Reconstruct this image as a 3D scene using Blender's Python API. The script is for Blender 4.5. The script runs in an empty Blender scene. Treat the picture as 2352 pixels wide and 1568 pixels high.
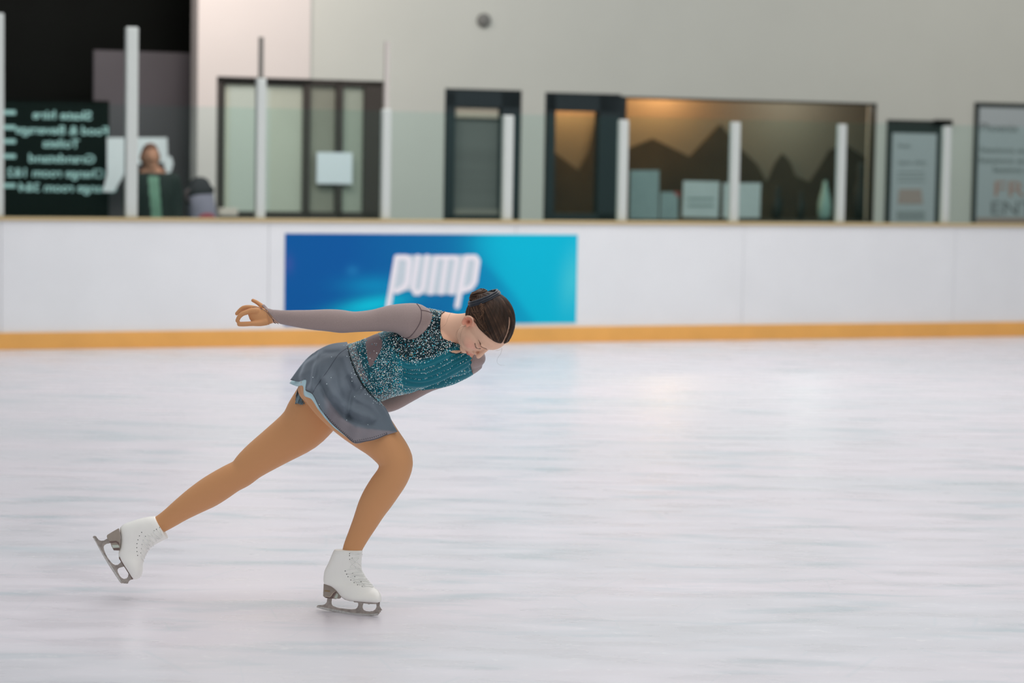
import bpy, bmesh, math, random
import numpy as np
from mathutils import Vector, Matrix
from mathutils.bvhtree import BVHTree
from mathutils.geometry import tessellate_polygon

SC = bpy.context.scene
COL = SC.collection
rnd = random.Random(7)

# ------------------------------------------------------------------ camera
FPX = 5553.0
CAM = Vector((0, 0, 1.72))
PITCH = math.atan(417 / FPX)
ROLL = 0.0170
R0 = Vector((1, 0, 0)); FW = Vector((0, math.cos(PITCH), -math.sin(PITCH)))
U0 = R0.cross(FW)
RT = R0 * math.cos(ROLL) + U0 * math.sin(ROLL)
UP = -R0 * math.sin(ROLL) + U0 * math.cos(ROLL)
cd = bpy.data.cameras.new('camera'); cam = bpy.data.objects.new('camera', cd); COL.objects.link(cam)
M = Matrix((RT, UP, -FW)).transposed().to_4x4(); M.translation = CAM
cam.matrix_world = M
cd.sensor_width = 36; cd.lens = 36 * FPX / 2352
cd.clip_end = 200
cd.dof.use_dof = True; cd.dof.focus_distance = 9.2; cd.dof.aperture_fstop = 2.1
SC.camera = cam
# ------------------------------------------------------------------ world, lights, exposure
w = bpy.data.worlds.new('world'); SC.world = w; w.use_nodes = True
w.node_tree.nodes['Background'].inputs[0].default_value = (0.93, 0.97, 1.0, 1)
w.node_tree.nodes['Background'].inputs[1].default_value = 0.36
def area(name, loc, sx, sy, power, col, target=None):
    l = bpy.data.lights.new(name, 'AREA'); l.shape = 'RECTANGLE'; l.size = sx; l.size_y = sy
    l.energy = power; l.color = col
    o = bpy.data.objects.new(name, l); COL.objects.link(o); o.location = loc
    if target is not None:
        d = Vector(target) - Vector(loc); o.rotation_euler = d.to_track_quat('-Z', 'Y').to_euler()
    return o
area('rink_lamp_main', (0.6, 10.5, 7.0), 5, 8, 280, (1.0, 0.97, 0.965))
area('rink_lamp_far', (1.6, 19.0, 7.0), 8, 5, 430, (1.0, 0.97, 0.96))
area('rink_lamp_rear', (1.5, 1.5, 6.5), 6, 4, 140, (1.0, 0.98, 0.97), (0.3, 12, 0.4))
area('wall_fill_right', (7.6, 24.6, 4.8), 5, 1.5, 48, (1.0, 0.90, 0.80), (7.0, 28.5, 2.6))  # unseen fill light, added to brighten the right part of the wall
area('lobby_lamp', (-2.9, 22.6, 4.6), 1.2, 1.2, 60, (1.0, 0.86, 0.80), (-2.7, 26.5, 3.2))
SC.view_settings.view_transform = 'Standard'; SC.view_settings.look = 'None'
SC.view_settings.gamma = 1; SC.view_settings.use_curve_mapping = False
SC.view_settings.exposure = 0.0

# ------------------------------------------------------------------ helpers
def ray(px, py):
    return FW + RT * ((px - 1176) / FPX) - UP * ((py - 784) / FPX)
def at_depth(px, py, d):
    return CAM + ray(px, py) * d
def ground(px, py):
    r = ray(px, py); return CAM + r * (-CAM.z / r.z)
D0 = -CAM.z / ray(800, 1408).z
def P(px, py, near=0.0):
    return at_depth(px, py, D0 - near)
RTn, UPn, FWn, CAMn = (np.array(v) for v in (RT, UP, FW, CAM))
def project(V):
    d = V - CAMn
    z = d @ FWn
    return 1176 + FPX * (d @ RTn) / z, 784 - FPX * (d @ UPn) / z, D0 - z

def s2l(c):
    return tuple((v / 255 / 12.92) if v / 255 <= 0.04045 else ((v / 255 + 0.055) / 1.055) ** 2.4 for v in c)
MATS = {}
def mat(name, rgb, rough=0.6, metal=0.0, spec=0.5, sheen=0.0, sheen_tint=(1, 1, 1), noise=None, vcol=False,
        bump=None, trans=0.0, tcol=(1, 1, 1), emit=None, srgb=True, sss=0.0):
    if name in MATS: return MATS[name]
    m = bpy.data.materials.new(name); m.use_nodes = True; MATS[name] = m
    nt = m.node_tree; b = nt.nodes['Principled BSDF']
    c = s2l(rgb) if srgb else rgb
    b.inputs['Base Color'].default_value = (*c, 1); b.inputs['Roughness'].default_value = rough
    b.inputs['Metallic'].default_value = metal; b.inputs['Specular IOR Level'].default_value = spec
    if sheen:
        b.inputs['Sheen Weight'].default_value = sheen; b.inputs['Sheen Tint'].default_value = (*sheen_tint, 1)
        b.inputs['Sheen Roughness'].default_value = 0.4
    if sss:
        b.inputs['Subsurface Weight'].default_value = sss
        b.inputs['Subsurface Radius'].default_value = (0.01, 0.004, 0.002)
        b.inputs['Subsurface Scale'].default_value = 1.0
    src = None
    if vcol:
        a = nt.nodes.new('ShaderNodeAttribute'); a.attribute_name = 'tone'; src = a.outputs['Color']
    if noise:   # (scale, amount) or (scale, amount, (sx,sy,sz))
        tc = nt.nodes.new('ShaderNodeTexCoord'); mp = nt.nodes.new('ShaderNodeMapping')
        if len(noise) > 2: mp.inputs['Scale'].default_value = noise[2]
        nz = nt.nodes.new('ShaderNodeTexNoise'); nz.inputs['Scale'].default_value = noise[0]; nz.inputs['Detail'].default_value = 5
        nt.links.new(tc.outputs['Object'], mp.inputs[0]); nt.links.new(mp.outputs[0], nz.inputs['Vector'])
        mr = nt.nodes.new('ShaderNodeMapRange'); mr.inputs['From Min'].default_value = 0.3; mr.inputs['From Max'].default_value = 0.7
        mr.inputs['To Min'].default_value = 1 - noise[1]; mr.inputs['To Max'].default_value = 1 + noise[1]
        nt.links.new(nz.outputs['Fac'], mr.inputs['Value'])
        mx = nt.nodes.new('ShaderNodeVectorMath'); mx.operation = 'SCALE'
        if src: nt.links.new(src, mx.inputs[0])
        else: mx.inputs[0].default_value = c
        nt.links.new(mr.outputs[0], mx.inputs['Scale']); src = mx.outputs[0]
    if src: nt.links.new(src, b.inputs['Base Color'])
    if bump:
        nz = nt.nodes.new('ShaderNodeTexNoise'); nz.inputs['Scale'].default_value = bump[0]; nz.inputs['Detail'].default_value = 3
        tc = nt.nodes.new('ShaderNodeTexCoord'); nt.links.new(tc.outputs['Object'], nz.inputs['Vector'])
        bp = nt.nodes.new('ShaderNodeBump'); bp.inputs['Strength'].default_value = bump[1]; bp.inputs['Distance'].default_value = bump[2]
        nt.links.new(nz.outputs['Fac'], bp.inputs['Height']); nt.links.new(bp.outputs[0], b.inputs['Normal'])
    if trans:
        t = nt.nodes.new('ShaderNodeBsdfTransparent'); t.inputs[0].default_value = (*tcol, 1)
        x = nt.nodes.new('ShaderNodeMixShader'); x.inputs[0].default_value = trans
        nt.links.new(b.outputs[0], x.inputs[1]); nt.links.new(t.outputs[0], x.inputs[2])
        nt.links.new(x.outputs[0], nt.nodes['Material Output'].inputs[0])
    if emit:
        b.inputs['Emission Color'].default_value = (*s2l(emit[0]), 1); b.inputs['Emission Strength'].default_value = emit[1]
    return m

def link(name, me, m=None, parent=None, smooth=False):
    o = bpy.data.objects.new(name, me); COL.objects.link(o)
    if m: me.materials.append(m)
    if parent:
        o.parent = parent
        o.matrix_parent_inverse = Matrix.Translation(-parent.location)
    if smooth:
        me.polygons.foreach_set('use_smooth', [True] * len(me.polygons))
    return o
def mesh(name, verts, faces, m=None, parent=None, smooth=False, cols=None):
    me = bpy.data.meshes.new(name)
    me.from_pydata([tuple(v) for v in verts], [], [tuple(int(i) for i in f) for f in faces])
    me.update()
    if cols is not None:
        a = me.color_attributes.new('tone', 'FLOAT_COLOR', 'POINT')
        c4 = np.ones((len(verts), 4), np.float32); c4[:, :3] = cols
        a.data.foreach_set('color', c4.ravel())
    return link(name, me, m, parent, smooth)
def empty(name, loc):
    o = bpy.data.objects.new(name, None); COL.objects.link(o); o.location = loc; o.empty_display_size = 0.2
    return o
def tag(o, label=None, cat=None, group=None, kind=None):
    if label: o['label'] = label
    if cat: o['category'] = cat
    if group: o['group'] = group
    if kind: o['kind'] = kind
    return o

# ---- frame of the boards and the wall behind: s along, d behind, z up
G0 = ground(0, 803); G1 = ground(2352, 771.6)
TS = (G1 - G0).normalized(); ND = Vector((-TS.y, TS.x, 0))
if ND.y < 0: ND = -ND
def WP(s, d, z): return Vector((G0.x, G0.y, 0)) + TS * s + ND * d + Vector((0, 0, z))
def onw(px, py, d):
    r = ray(px, py); o = Vector((G0.x, G0.y, 0)) + ND * d
    t = (o - CAM).dot(ND) / r.dot(ND); p = CAM + r * t
    return (p - o).dot(TS), p.z
class MB:
    def __init__(s): s.v = []; s.f = []
    def box(s, s0, s1, d0, d1, z0, z1):
        n = len(s.v)
        for z in (z0, z1):
            for (a, b) in ((s0, d0), (s1, d0), (s1, d1), (s0, d1)): s.v.append(WP(a, b, z))
        s.f += [(n, n+3, n+2, n+1), (n+4, n+5, n+6, n+7), (n, n+1, n+5, n+4), (n+1, n+2, n+6, n+5), (n+2, n+3, n+7, n+6), (n+3, n, n+4, n+7)]
        return s
    def poly(s, pts, d0, d1):       # polygon in (s,z), extruded from d0 (front) to d1
        n = len(s.v); k = len(pts)
        for d in (d0, d1):
            for (a, z) in pts: s.v.append(WP(a, d, z))
        tri = tessellate_polygon([[Vector((a, z, 0)) for a, z in pts]])
        s.f += [(n+a, n+b, n+c) for a, b, c in tri] + [(n+k+c, n+k+b, n+k+a) for a, b, c in tri]
        s.f += [(n+i, n+(i+1) % k, n+k+(i+1) % k, n+k+i) for i in range(k)]
        return s
    def build(s, name, m, parent=None, bev=0.0):
        o = mesh(name, s.v, s.f, m, parent)
        bm = bmesh.new(); bm.from_mesh(o.data); bmesh.ops.recalc_face_normals(bm, faces=bm.faces); bm.to_mesh(o.data); bm.free()
        if bev:
            b = o.modifiers.new('bevel', 'BEVEL'); b.width = bev; b.segments = 2
        return o
def pbox(mb, x0, y0, x1, y1, d0, d1):    # box whose front face fills a picture rectangle on the plane d0
    xm, ym = (x0+x1)/2, (y0+y1)/2
    s0 = onw(x0, ym, d0)[0]; s1 = onw(x1, ym, d0)[0]; z1 = onw(xm, y0, d0)[1]; z0 = onw(xm, y1, d0)[1]
    return mb.box(s0, s1, d0, d1, z0, z1)
def tmesh(txt, size, ext=0.002, sx=1.0, sp=1.0, bold=0.0):
    cu = bpy.data.curves.new('t', 'FONT'); cu.body = txt; cu.offset = bold; cu.size = size; cu.extrude = ext; cu.align_x = 'LEFT'; cu.space_character = sp
    o = bpy.data.objects.new('t', cu); COL.objects.link(o)
    dg = bpy.context.evaluated_depsgraph_get(); me = bpy.data.meshes.new_from_object(o.evaluated_get(dg))
    bpy.data.objects.remove(o); bpy.data.curves.remove(cu)
    V = np.array([v.co[:] for v in me.vertices]).reshape(-1, 3); Fc = [tuple(p.vertices) for p in me.polygons]
    bpy.data.meshes.remove(me)
    return V, Fc
def wall_text(name, txt, x0, yb, x1, h_px, d, m, parent, mirror=False, bold=0.0):
    """one mesh per word"""
    full, _ = tmesh(txt, 1.0, bold=bold); mn = full[:, 0].min(); wd = full[:, 0].max() - mn
    s0, z0 = onw(x0, yb, d); s1, _ = onw(x1, yb, d); z1 = onw(x0, yb - h_px, d)[1]
    words = txt.split(' ')
    for k, wd_ in enumerate(words):
        V, Fc = tmesh(wd_, 1.0, bold=bold)
        if k: pre, _ = tmesh(' '.join(words[:k]) + ' ' + wd_, 1.0, bold=bold); sh = pre[:, 0].max() - V[:, 0].max()
        else: sh = 0.0
        xs = (V[:, 0] + sh - mn) / wd
        if mirror: xs = 1 - xs
        vs = [WP(s0 + (s1 - s0) * xs[i], d - 0.004 + V[i, 2], z0 + V[i, 1] / 0.72 * (z1 - z0)) for i in range(len(V))]
        mesh(name, vs, Fc, m, parent)

# ------------------------------------------------------------------ setting: ice, boards, wall
def ice_mat():
    m = bpy.data.materials.new('ice'); m.use_nodes = True; nt = m.node_tree; b = nt.nodes['Principled BSDF']; L = nt.links.new
    tc = nt.nodes.new('ShaderNodeTexCoord')
    def noise(scale, sc, det=4, dist=0.0, loc=(0, 0, 0), rz=0.0):
        mp = nt.nodes.new('ShaderNodeMapping'); mp.inputs['Scale'].default_value = sc; mp.inputs['Location'].default_value = loc
        mp.inputs['Rotation'].default_value = (0, 0, rz)
        L(tc.outputs['Object'], mp.inputs[0]); n = nt.nodes.new('ShaderNodeTexNoise')
        n.inputs['Scale'].default_value = scale; n.inputs['Detail'].default_value = det; n.inputs['Distortion'].default_value = dist
        L(mp.outputs[0], n.inputs['Vector']); return n.outputs['Fac']
    def ramp(src, a, bb, v0=0, v1=1):
        r = nt.nodes.new('ShaderNodeMapRange'); r.inputs['From Min'].default_value = a; r.inputs['From Max'].default_value = bb
        r.inputs['To Min'].default_value = v0; r.inputs['To Max'].default_value = v1; L(src, r.inputs['Value']); return r.outputs[0]
    def mix(fac, a, c2):
        x = nt.nodes.new('ShaderNodeMix'); x.data_type = 'RGBA'
        L(fac, x.inputs['Factor'])
        if isinstance(a, tuple): x.inputs['A'].default_value = (*a, 1)
        else: L(a, x.inputs['A'])
        x.inputs['B'].default_value = (*c2, 1); return x.outputs['Result']
    c = mix(ramp(noise(1.0, (0.35, 0.9, 1), 5, 0.4), 0.42, 0.68), ICE_A, ICE_B)
    c = mix(ramp(noise(1.0, (1.3, 4.5, 1), 4, 0.3, (3, 1, 0), 0.05), 0.54, 0.76, 0, 0.7), c, ICE_C)
    c = mix(ramp(noise(1.0, (14, 30, 1), 3, 1.2, (7, 0, 0), 0.3), 0.62, 0.72, 0, 0.35), c, (0.97, 0.97, 0.97))
    # thin skate scratches: edges of a stretched, distorted voronoi
    for k, (sc, rz) in enumerate((((0.55, 2.2, 1), 0.25), ((0.7, 1.6, 1), -0.4))):
        mp = nt.nodes.new('ShaderNodeMapping'); mp.inputs['Scale'].default_value = sc; mp.inputs['Rotation'].default_value = (0, 0, rz)
        L(tc.outputs['Object'], mp.inputs[0])
        v = nt.nodes.new('ShaderNodeTexVoronoi'); v.feature = 'DISTANCE_TO_EDGE'; v.inputs['Scale'].default_value = 1.3 + k
        L(mp.outputs[0], v.inputs['Vector'])
        c = mix(ramp(v.outputs['Distance'], 0.0, 0.006, 0.30, 0), c, (0.62, 0.70, 0.74))
    L(c, b.inputs['Base Color'])
    r = ramp(noise(1.0, (2, 6, 1), 5), 0.35, 0.65, 0.24, 0.40); L(r, b.inputs['Roughness'])
    b.inputs['Specular IOR Level'].default_value = 0.5; b.inputs['IOR'].default_value = 1.31
    bp = nt.nodes.new('ShaderNodeBump'); bp.inputs['Strength'].default_value = 0.15; bp.inputs['Distance'].default_value = 0.002
    L(noise(1.0, (9, 25, 1), 6), bp.inputs['Height']); L(bp.outputs[0], b.inputs['Normal'])
    return m
ICE_A = s2l((232, 228, 234)); ICE_B = s2l((222, 224, 229)); ICE_C = s2l((184, 202, 208))
M_ice = ice_mat()
ex = [WP(-14, 0.02, 0), WP(19, 0.02, 0), Vector((16, -6, 0)), Vector((-18, -6, 0))]
lo = [v - Vector((0, 0, 0.1)) for v in ex]
tag(mesh('floor', ex + lo, [(3, 2, 1, 0), (4, 5, 6, 7), (0, 1, 5, 4), (1, 2, 6, 5), (2, 3, 7, 6), (3, 0, 4, 7)], M_ice), kind='structure')

M_white = mat('board_white', (236, 238, 240), 0.35, noise=(2.0, 0.02))
M_yellow = mat('kick_yellow', (238, 176, 92), 0.4, noise=(3, 0.06))
M_cap = mat('cap_tan', (196, 174, 130), 0.5)
SL, SR = -12.0, 18.0
zt = onw(0, 498, 0)[1]; zk = onw(0, 764, 0)[1]
print('board height', zt, 'kick', zk, 'D0', D0, 'scale', FPX / D0, 'right top', onw(2352, 516, 0)[1])
bd = empty('wall_boards', WP(0, 0, 0)); tag(bd, kind='structure')
mb = MB()
s = SL
while s < SR:
    mb.box(s + 0.002, s + 2.40, 0.0, 0.12, 0.0, zt - 0.03); s += 2.402
mb.build('board_panel', M_white, bd, 0.002)
MB().box(SL, SR, -0.03, -0.001, 0, zk).build('kick_plate', M_yellow, bd, 0.006)
MB().box(SL, SR, -0.025, 0.17, zt - 0.03, zt).build('cap_rail', M_cap, bd, 0.006)
MB().box(SL, SR, 0.13, 10.0, -0.02, 0.02).build('x', mat('lobby_floor', (60, 62, 62), 0.7)).name = 'floor_lobby'
tag(bpy.data.objects['floor_lobby'], kind='structure')

# back wall with its openings
DW = 3.2
def wx(px, py=350, d=DW): return onw(px, py, d)[0]
def wz(px, py, d=DW): return onw(px, py, d)[1]
M_wall = mat('wall_paint', (206, 208, 199), 0.8, noise=(1.2, 0.02))
M_wallw = mat('wall_paint_warm', (226, 218, 212), 0.8, noise=(1.2, 0.02))
ZT = 5.2
sA = wx(450); sA2 = wx(710, 90)
w1 = (wx(494), wx(880), wz(690, 181)); d1 = (wx(1020), wx(1197), wz(1108, 205)); 
d2 = (wx(1250), wx(1425), wz(1337, 214)); w2 = (wx(1430), wx(2012), wz(1720, 229))
T = 0.22
wb = empty('wall_back', WP(0, DW, 0)); tag(wb, kind='structure')
mb = MB()
mb.box(w1[1], d1[0], DW, DW + T, 0, ZT); mb.box(d1[1], d2[0], DW, DW + T, 0, ZT); mb.box(w2[1], 18, DW, DW + T, 0, ZT)
mb.box(d1[0], d1[1], DW, DW + T, d1[2], ZT); mb.box(d2[0], d2[1], DW, DW + T, d2[2], ZT); mb.box(d2[1], w2[1], DW, DW + T, w2[2], ZT)
mb.box(sA2, w1[1], DW, DW + T, w1[2], ZT); mb.box(w1[0], w1[1], DW, DW + T, 0, 0.95); mb.box(d2[1], w2[1], DW, DW + T, 0, 0.9)
mb.build('wall_section', M_wall, wb)
mb = MB()
mb.box(sA, w1[0], DW - 0.05, DW + T, 0, ZT); mb.box(w1[0], sA2, DW - 0.05, DW + T, w1[2], ZT)
mb.build('wall_section', M_wallw, wb)['label'] = 'warm white wall section'
# ceiling over the lobby strip
tag(MB().box(-13, 18, DW - 0.05, 10, ZT, ZT + 0.2).build('ceiling', mat('ceiling_dark', (60, 58, 54), 0.9)), kind='structure')

# --- dark alcove on the left
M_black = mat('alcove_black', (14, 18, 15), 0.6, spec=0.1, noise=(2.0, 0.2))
M_dgrey = mat('alcove_grey', (88, 84, 88), 0.6, noise=(1.0, 0.1))
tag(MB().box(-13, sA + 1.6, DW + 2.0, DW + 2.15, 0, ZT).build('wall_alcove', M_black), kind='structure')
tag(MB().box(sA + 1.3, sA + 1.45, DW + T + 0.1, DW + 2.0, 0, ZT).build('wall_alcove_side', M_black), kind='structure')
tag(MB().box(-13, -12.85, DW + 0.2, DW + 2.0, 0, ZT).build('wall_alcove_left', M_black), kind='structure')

# --- partition, sign wall
o = MB(); pbox(o, 214, 120, 540, 1000, DW + 0.9, DW + 0.98)
tag(o.build('partition_panel', M_dgrey), 'tall dark grey partition panel behind the person in the lobby', 'partition')
sg = empty('direction_sign', WP(wx(60, 350, DW + 0.6), DW + 0.6, 1.2))
tag(sg, 'black direction sign with pale reversed lettering and arrows at far left', 'sign')
mb = MB(); pbox(mb, -60, 228, 250, 700, DW + 0.62, DW + 0.66); mb.build('sign_board', mat('sign_black', (4, 12, 9), 0.6, spec=0.08), sg)
M_let = mat('sign_letters', (158, 196, 192), 0.6, emit=((158, 196, 192), 0.25))
rows = [(75, 210, 272, 'Skate hire'), (36, 248, 306, 'Food & Beverage'), (98, 182, 338, 'Toilets'),
        (66, 218, 372, 'Grandstand'), (16, 240, 405, 'Change room 1&2'), (42, 268, 439, 'Change room 3&4')]
for k, (x0, x1, yb, txt) in enumerate(rows):
    wall_text('lettering', txt, x0, yb, x1, 20, DW + 0.61, M_let, sg, mirror=True, bold=0.022)
    if k != 4:
        y = yb - 14 + k * 0.2
        mb = MB(); pbox(mb, -4, y - 5, 36, y + 5, DW + 0.60, DW + 0.615)
        a = [onw(px_, py_, DW + 0.60) for px_, py_ in ((-14, y), (8, y - 13), (8, y + 13))]
        mb.poly(a, DW + 0.60, DW + 0.615); mb.build('arrow', M_let, sg)

# --- paper sheets in the alcove
M_paper = mat('paper', (240, 246, 248), 0.7, noise=(6, 0.03)); M_paperd = mat('paper_dim', (176, 194, 196), 0.7, noise=(6, 0.05))
def sheet(pts, d, m, label, parent=None, name='paper_sheet', cat='paper', th=0.006):
    o = MB().poly([onw(x, y, d) for x, y in pts], d, d + th).build(name, m, parent)
    if label: tag(o, label, cat)
    return o
sheet([(246, 316), (384, 316), (386, 372), (292, 378), (284, 402), (262, 440), (236, 440), (246, 400)], DW + 0.4, M_paper,
      'large white paper sheet hanging behind the person at the left post', name='paper_sheet')
sheet([(376, 372), (384, 358), (394, 360), (398, 376), (392, 396), (380, 398)], DW + 0.3, M_paper,
      'small rounded white card beside the person in the lobby', name='card')

# --- window_1: blinds behind dark frame
M_frame = mat('frame_brown', (62, 56, 50), 0.5); M_frameg = mat('frame_navy', (30, 44, 48), 0.45)
M_blind = mat('blind_pale', (246, 240, 224), 0.8, noise=(1.5, 0.06)); M_blindd = mat('blind_grey', (186, 178, 164), 0.8, noise=(2, 0.08))
M_glass = mat('room_glass', (30, 36, 36), 0.05, spec=0.6, trans=0.94, tcol=(0.93, 0.96, 0.95))
def win(name, rects, outer, m, d):
    e = empty(name, WP(wx(outer[0]), d, 0.9)); tag(e, kind='structure')
    return e
e = win('window_1', None, (494, 178, 880, 505), M_frame, DW)
f = MB()
def bar(mb, x0, y0, x1, y1, d0=DW + 0.02, d1=DW + 0.14): pbox(mb, x0, y0, x1, y1, d0, d1)
bar(f, 494, 176, 880, 193); bar(f, 494, 180, 512, 560); bar(f, 697, 183, 712, 560); bar(f, 772, 183, 787, 560); bar(f, 836, 183, 881, 560)
bar(f, 494, 486, 880, 560)
f.build('window_frame', M_frame, e)
b_ = MB(); bar(b_, 516, 196, 700, 500, DW + 0.08, DW + 0.09); b_.build('blind', M_blind, e)
b_ = MB(); bar(b_, 526, 200, 620, 486, DW + 0.068, DW + 0.078); b_.build('blind', mat('blind_cream', (252, 250, 240), 0.8), e)['label'] = 'paler left blind'
b_ = MB(); bar(b_, 708, 196, 776, 500, DW + 0.08, DW + 0.09); b_.build('blind', M_blindd, e)['label'] = 'grey blind'
b_ = MB(); bar(b_, 784, 200, 840, 496, DW + 0.08, DW + 0.09); b_.build('blind', mat('blind_mid', (212, 210, 196), 0.8), e)
b_ = MB(); bar(b_, 510, 190, 840, 500, DW + 0.03, DW + 0.036); b_.build('pane', M_glass, e)
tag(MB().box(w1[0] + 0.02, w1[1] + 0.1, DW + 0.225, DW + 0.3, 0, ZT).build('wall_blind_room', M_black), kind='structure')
o = MB(); pbox(o, 728, 350, 809, 422, DW - 0.0, DW + 0.018); tag(o.build('notice', mat('notice', (236, 246, 250), 0.6)), 'blank pale blue notice sheet stuck on the dark window frame', 'notice')
o = MB(); pbox(o, 505, 478, 547, 496, DW - 0.16, DW - 0.06); tag(o.build('box', mat('cream', (220, 208, 196), 0.6), None, 0.01), 'small cream box on the counter below the blinds window', 'box')

# --- door_1
e = empty('door_1', WP((d1[0] + d1[1]) / 2, DW, 0)); tag(e, kind='structure')
f = MB(); bar(f, 1020, 203, 1197, 246); bar(f, 1020, 210, 1041, 1000); bar(f, 1146, 210, 1197, 1000); bar(f, 1020, 496, 1197, 1000); f.build('door_frame', M_frameg, e)
b_ = MB(); bar(b_, 1040, 246, 1147, 498, DW + 0.10, DW + 0.12); b_.build('blind', mat('door_blind', (104, 110, 106), 0.7, noise=(1.0, 0.12, (0.3, 0.3, 6))), e)
b_ = MB(); bar(b_, 1042, 248, 1145, 270, DW + 0.05, DW + 0.09); b_.build('blind_box', mat('blindbox', (186, 178, 160), 0.6), e)
b_ = MB(); bar(b_, 1042, 480, 1145, 493, DW + 0.06, DW + 0.09); b_.build('blind_rail', mat('blindrail', (130, 132, 122), 0.6), e)
# --- door_2 (glazed, warm room behind)
e = empty('door_2', WP((d2[0] + d2[1]) / 2, DW, 0)); tag(e, kind='structure')
f = MB(); bar(f, 1250, 212, 1426, 256); bar(f, 1250, 216, 1270, 1000); bar(f, 1370, 216, 1428, 1000); bar(f, 1250, 490, 1426, 1000); f.build('door_frame', M_frameg, e)
b_ = MB(); bar(b_, 1268, 254, 1372, 492, DW + 0.06, DW + 0.07); b_.build('pane', M_glass, e)
# --- window_2
e = empty('window_2', WP(w2[0], DW, 0.9)); tag(e, kind='structure')
f = MB(); bar(f, 1428, 222, 2012, 234); bar(f, 1426, 226, 1436, 600); bar(f, 2004, 232, 2014, 600); bar(f, 1428, 505, 2012, 600); f.build('window_frame', mat('frame_dark', (44, 44, 38), 0.5), e)
b_ = MB(); bar(b_, 1434, 230, 2006, 508, DW + 0.06, DW + 0.07); b_.build('pane', M_glass, e)
# room behind
rs0, rs1 = d2[0] - 0.15, w2[1] + 1.0; rd = DW + 1.7
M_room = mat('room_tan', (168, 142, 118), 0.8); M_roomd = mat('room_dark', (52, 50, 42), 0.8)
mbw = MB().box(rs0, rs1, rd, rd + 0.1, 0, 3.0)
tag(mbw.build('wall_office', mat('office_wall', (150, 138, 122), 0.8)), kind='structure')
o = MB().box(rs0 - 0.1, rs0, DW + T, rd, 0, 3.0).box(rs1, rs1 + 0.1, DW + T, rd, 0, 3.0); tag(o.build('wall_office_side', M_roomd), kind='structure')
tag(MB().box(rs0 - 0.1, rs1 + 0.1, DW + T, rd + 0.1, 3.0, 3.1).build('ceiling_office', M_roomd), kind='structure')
dM = rd - 0.03
mt = [(1205, 320), (1268, 345), (1330, 392), (1352, 350), (1372, 262), (1402, 268), (1440, 342), (1500, 318), (1585, 360), (1655, 285), (1690, 330), (1740, 378), (1762, 420),
      (1782, 372), (1798, 352), (1815, 372), (1828, 404), (1860, 418), (1885, 380), (1905, 345), (1940, 330), (1985, 360), (2030, 350), (2030, 640), (1225, 640)]
tag(MB().poly([onw(x, y, dM) for x, y in mt], dM, dM + 0.02).build('wall_mural', mat('mural_dark', (74, 62, 46), 0.8, noise=(2.5, 0.25))),
    'dark brown jagged mountain mural on the office wall behind the window', 'mural')
def point(name, loc, e_, col, r=0.08):
    l = bpy.data.lights.new(name, 'POINT'); l.energy = e_; l.color = col; l.shadow_soft_size = r
    o = bpy.data.objects.new(name, l); COL.objects.link(o); o.location = loc; return o
for k, (px_, pw) in enumerate(((1545, 38), (1322, 46))):
    s_, z_ = onw(px_, 236, rd - 0.35)
    point('office_lamp_or_fill', WP(s_, rd - 0.35, 2.72), pw, (1.0, 0.52, 0.22))
s_, z_ = onw(1850, 236, rd - 0.5); point('office_lamp_or_fill', WP(s_, rd - 0.7, 2.6), 16, (0.95, 0.97, 0.9))  # neutral fill point, added to lift the dark right end of the room
# things inside the window
dI = DW + 0.12
for k, (pts, m_, lab) in enumerate((
    ([(1448, 391), (1514, 391), (1513, 506), (1446, 506)], M_paperd, 'tall pale sheet taped low in the office window, leftmost of the sheets'),
    ([(1518, 441), (1558, 441), (1557, 516), (1516, 516)], M_paperd, 'narrow pale sheet with a small red corner in the office window'),
    ([(1570, 415), (1653, 417), (1650, 500), (1567, 498)], M_paper, 'wide pale sheet with grey lines in the middle of the office window'),
    ([(1662, 420), (1748, 420), (1745, 500), (1660, 500)], M_paper, 'wide pale sheet behind the second post in front of the office window'))):
    o = sheet(pts, dI, m_, lab, cat='paper')
    if k == 1: sheet([(1545, 440), (1562, 440), (1560, 454)], dI - 0.004, mat('red_corner', (190, 96, 96), 0.6), None, o, 'corner_mark')
    if k == 2:
        for y in (455, 470): sheet([(1580, y), (1640, y), (1640, y + 4), (1580, y + 4)], dI - 0.004, mat('line_grey', (140, 160, 160), 0.7), None, o, 'printed_line')
def lathe(name, base, prof, m, parent=None, n=20):
    v = []; f = []
    for (r, z) in prof:
        for i in range(n): a = 2 * math.pi * i / n; v.append(base + Vector((r * math.cos(a), r * math.sin(a), z)))
    for j in range(len(prof) - 1):
        for i in range(n): f.append((j*n+i, j*n+(i+1) % n, (j+1)*n+(i+1) % n, (j+1)*n+i))
    f.append(tuple(range(n))[::-1]); f.append(tuple((len(prof)-1)*n+i for i in range(n)))
    return mesh(name, v, f, m, parent, True)
dd = DW + 0.3
s_, z_ = onw(1893, 505, dd); tz = onw(1893, 415, dd)[1] - z_
zdesk = z_
tag(MB().box(d2[1] + 0.05, w2[1] - 0.05, DW + 0.2, DW + 0.8, z_ - 0.05, z_).build('desk', M_roomd), 'dark desk running behind the office window', 'desk')
tag(lathe('vase', WP(s_, dd, z_ + 0.001), [(0.05, 0), (0.075, 0.05), (0.078, 0.16 * tz / .4), (0.06, 0.24 * tz / .4), (0.03, 0.34 * tz / .4), (0.02, tz)], mat('vase', (170, 205, 196), 0.4)),
    'pale green bottle-shaped vase standing in the office window', 'vase')
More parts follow.
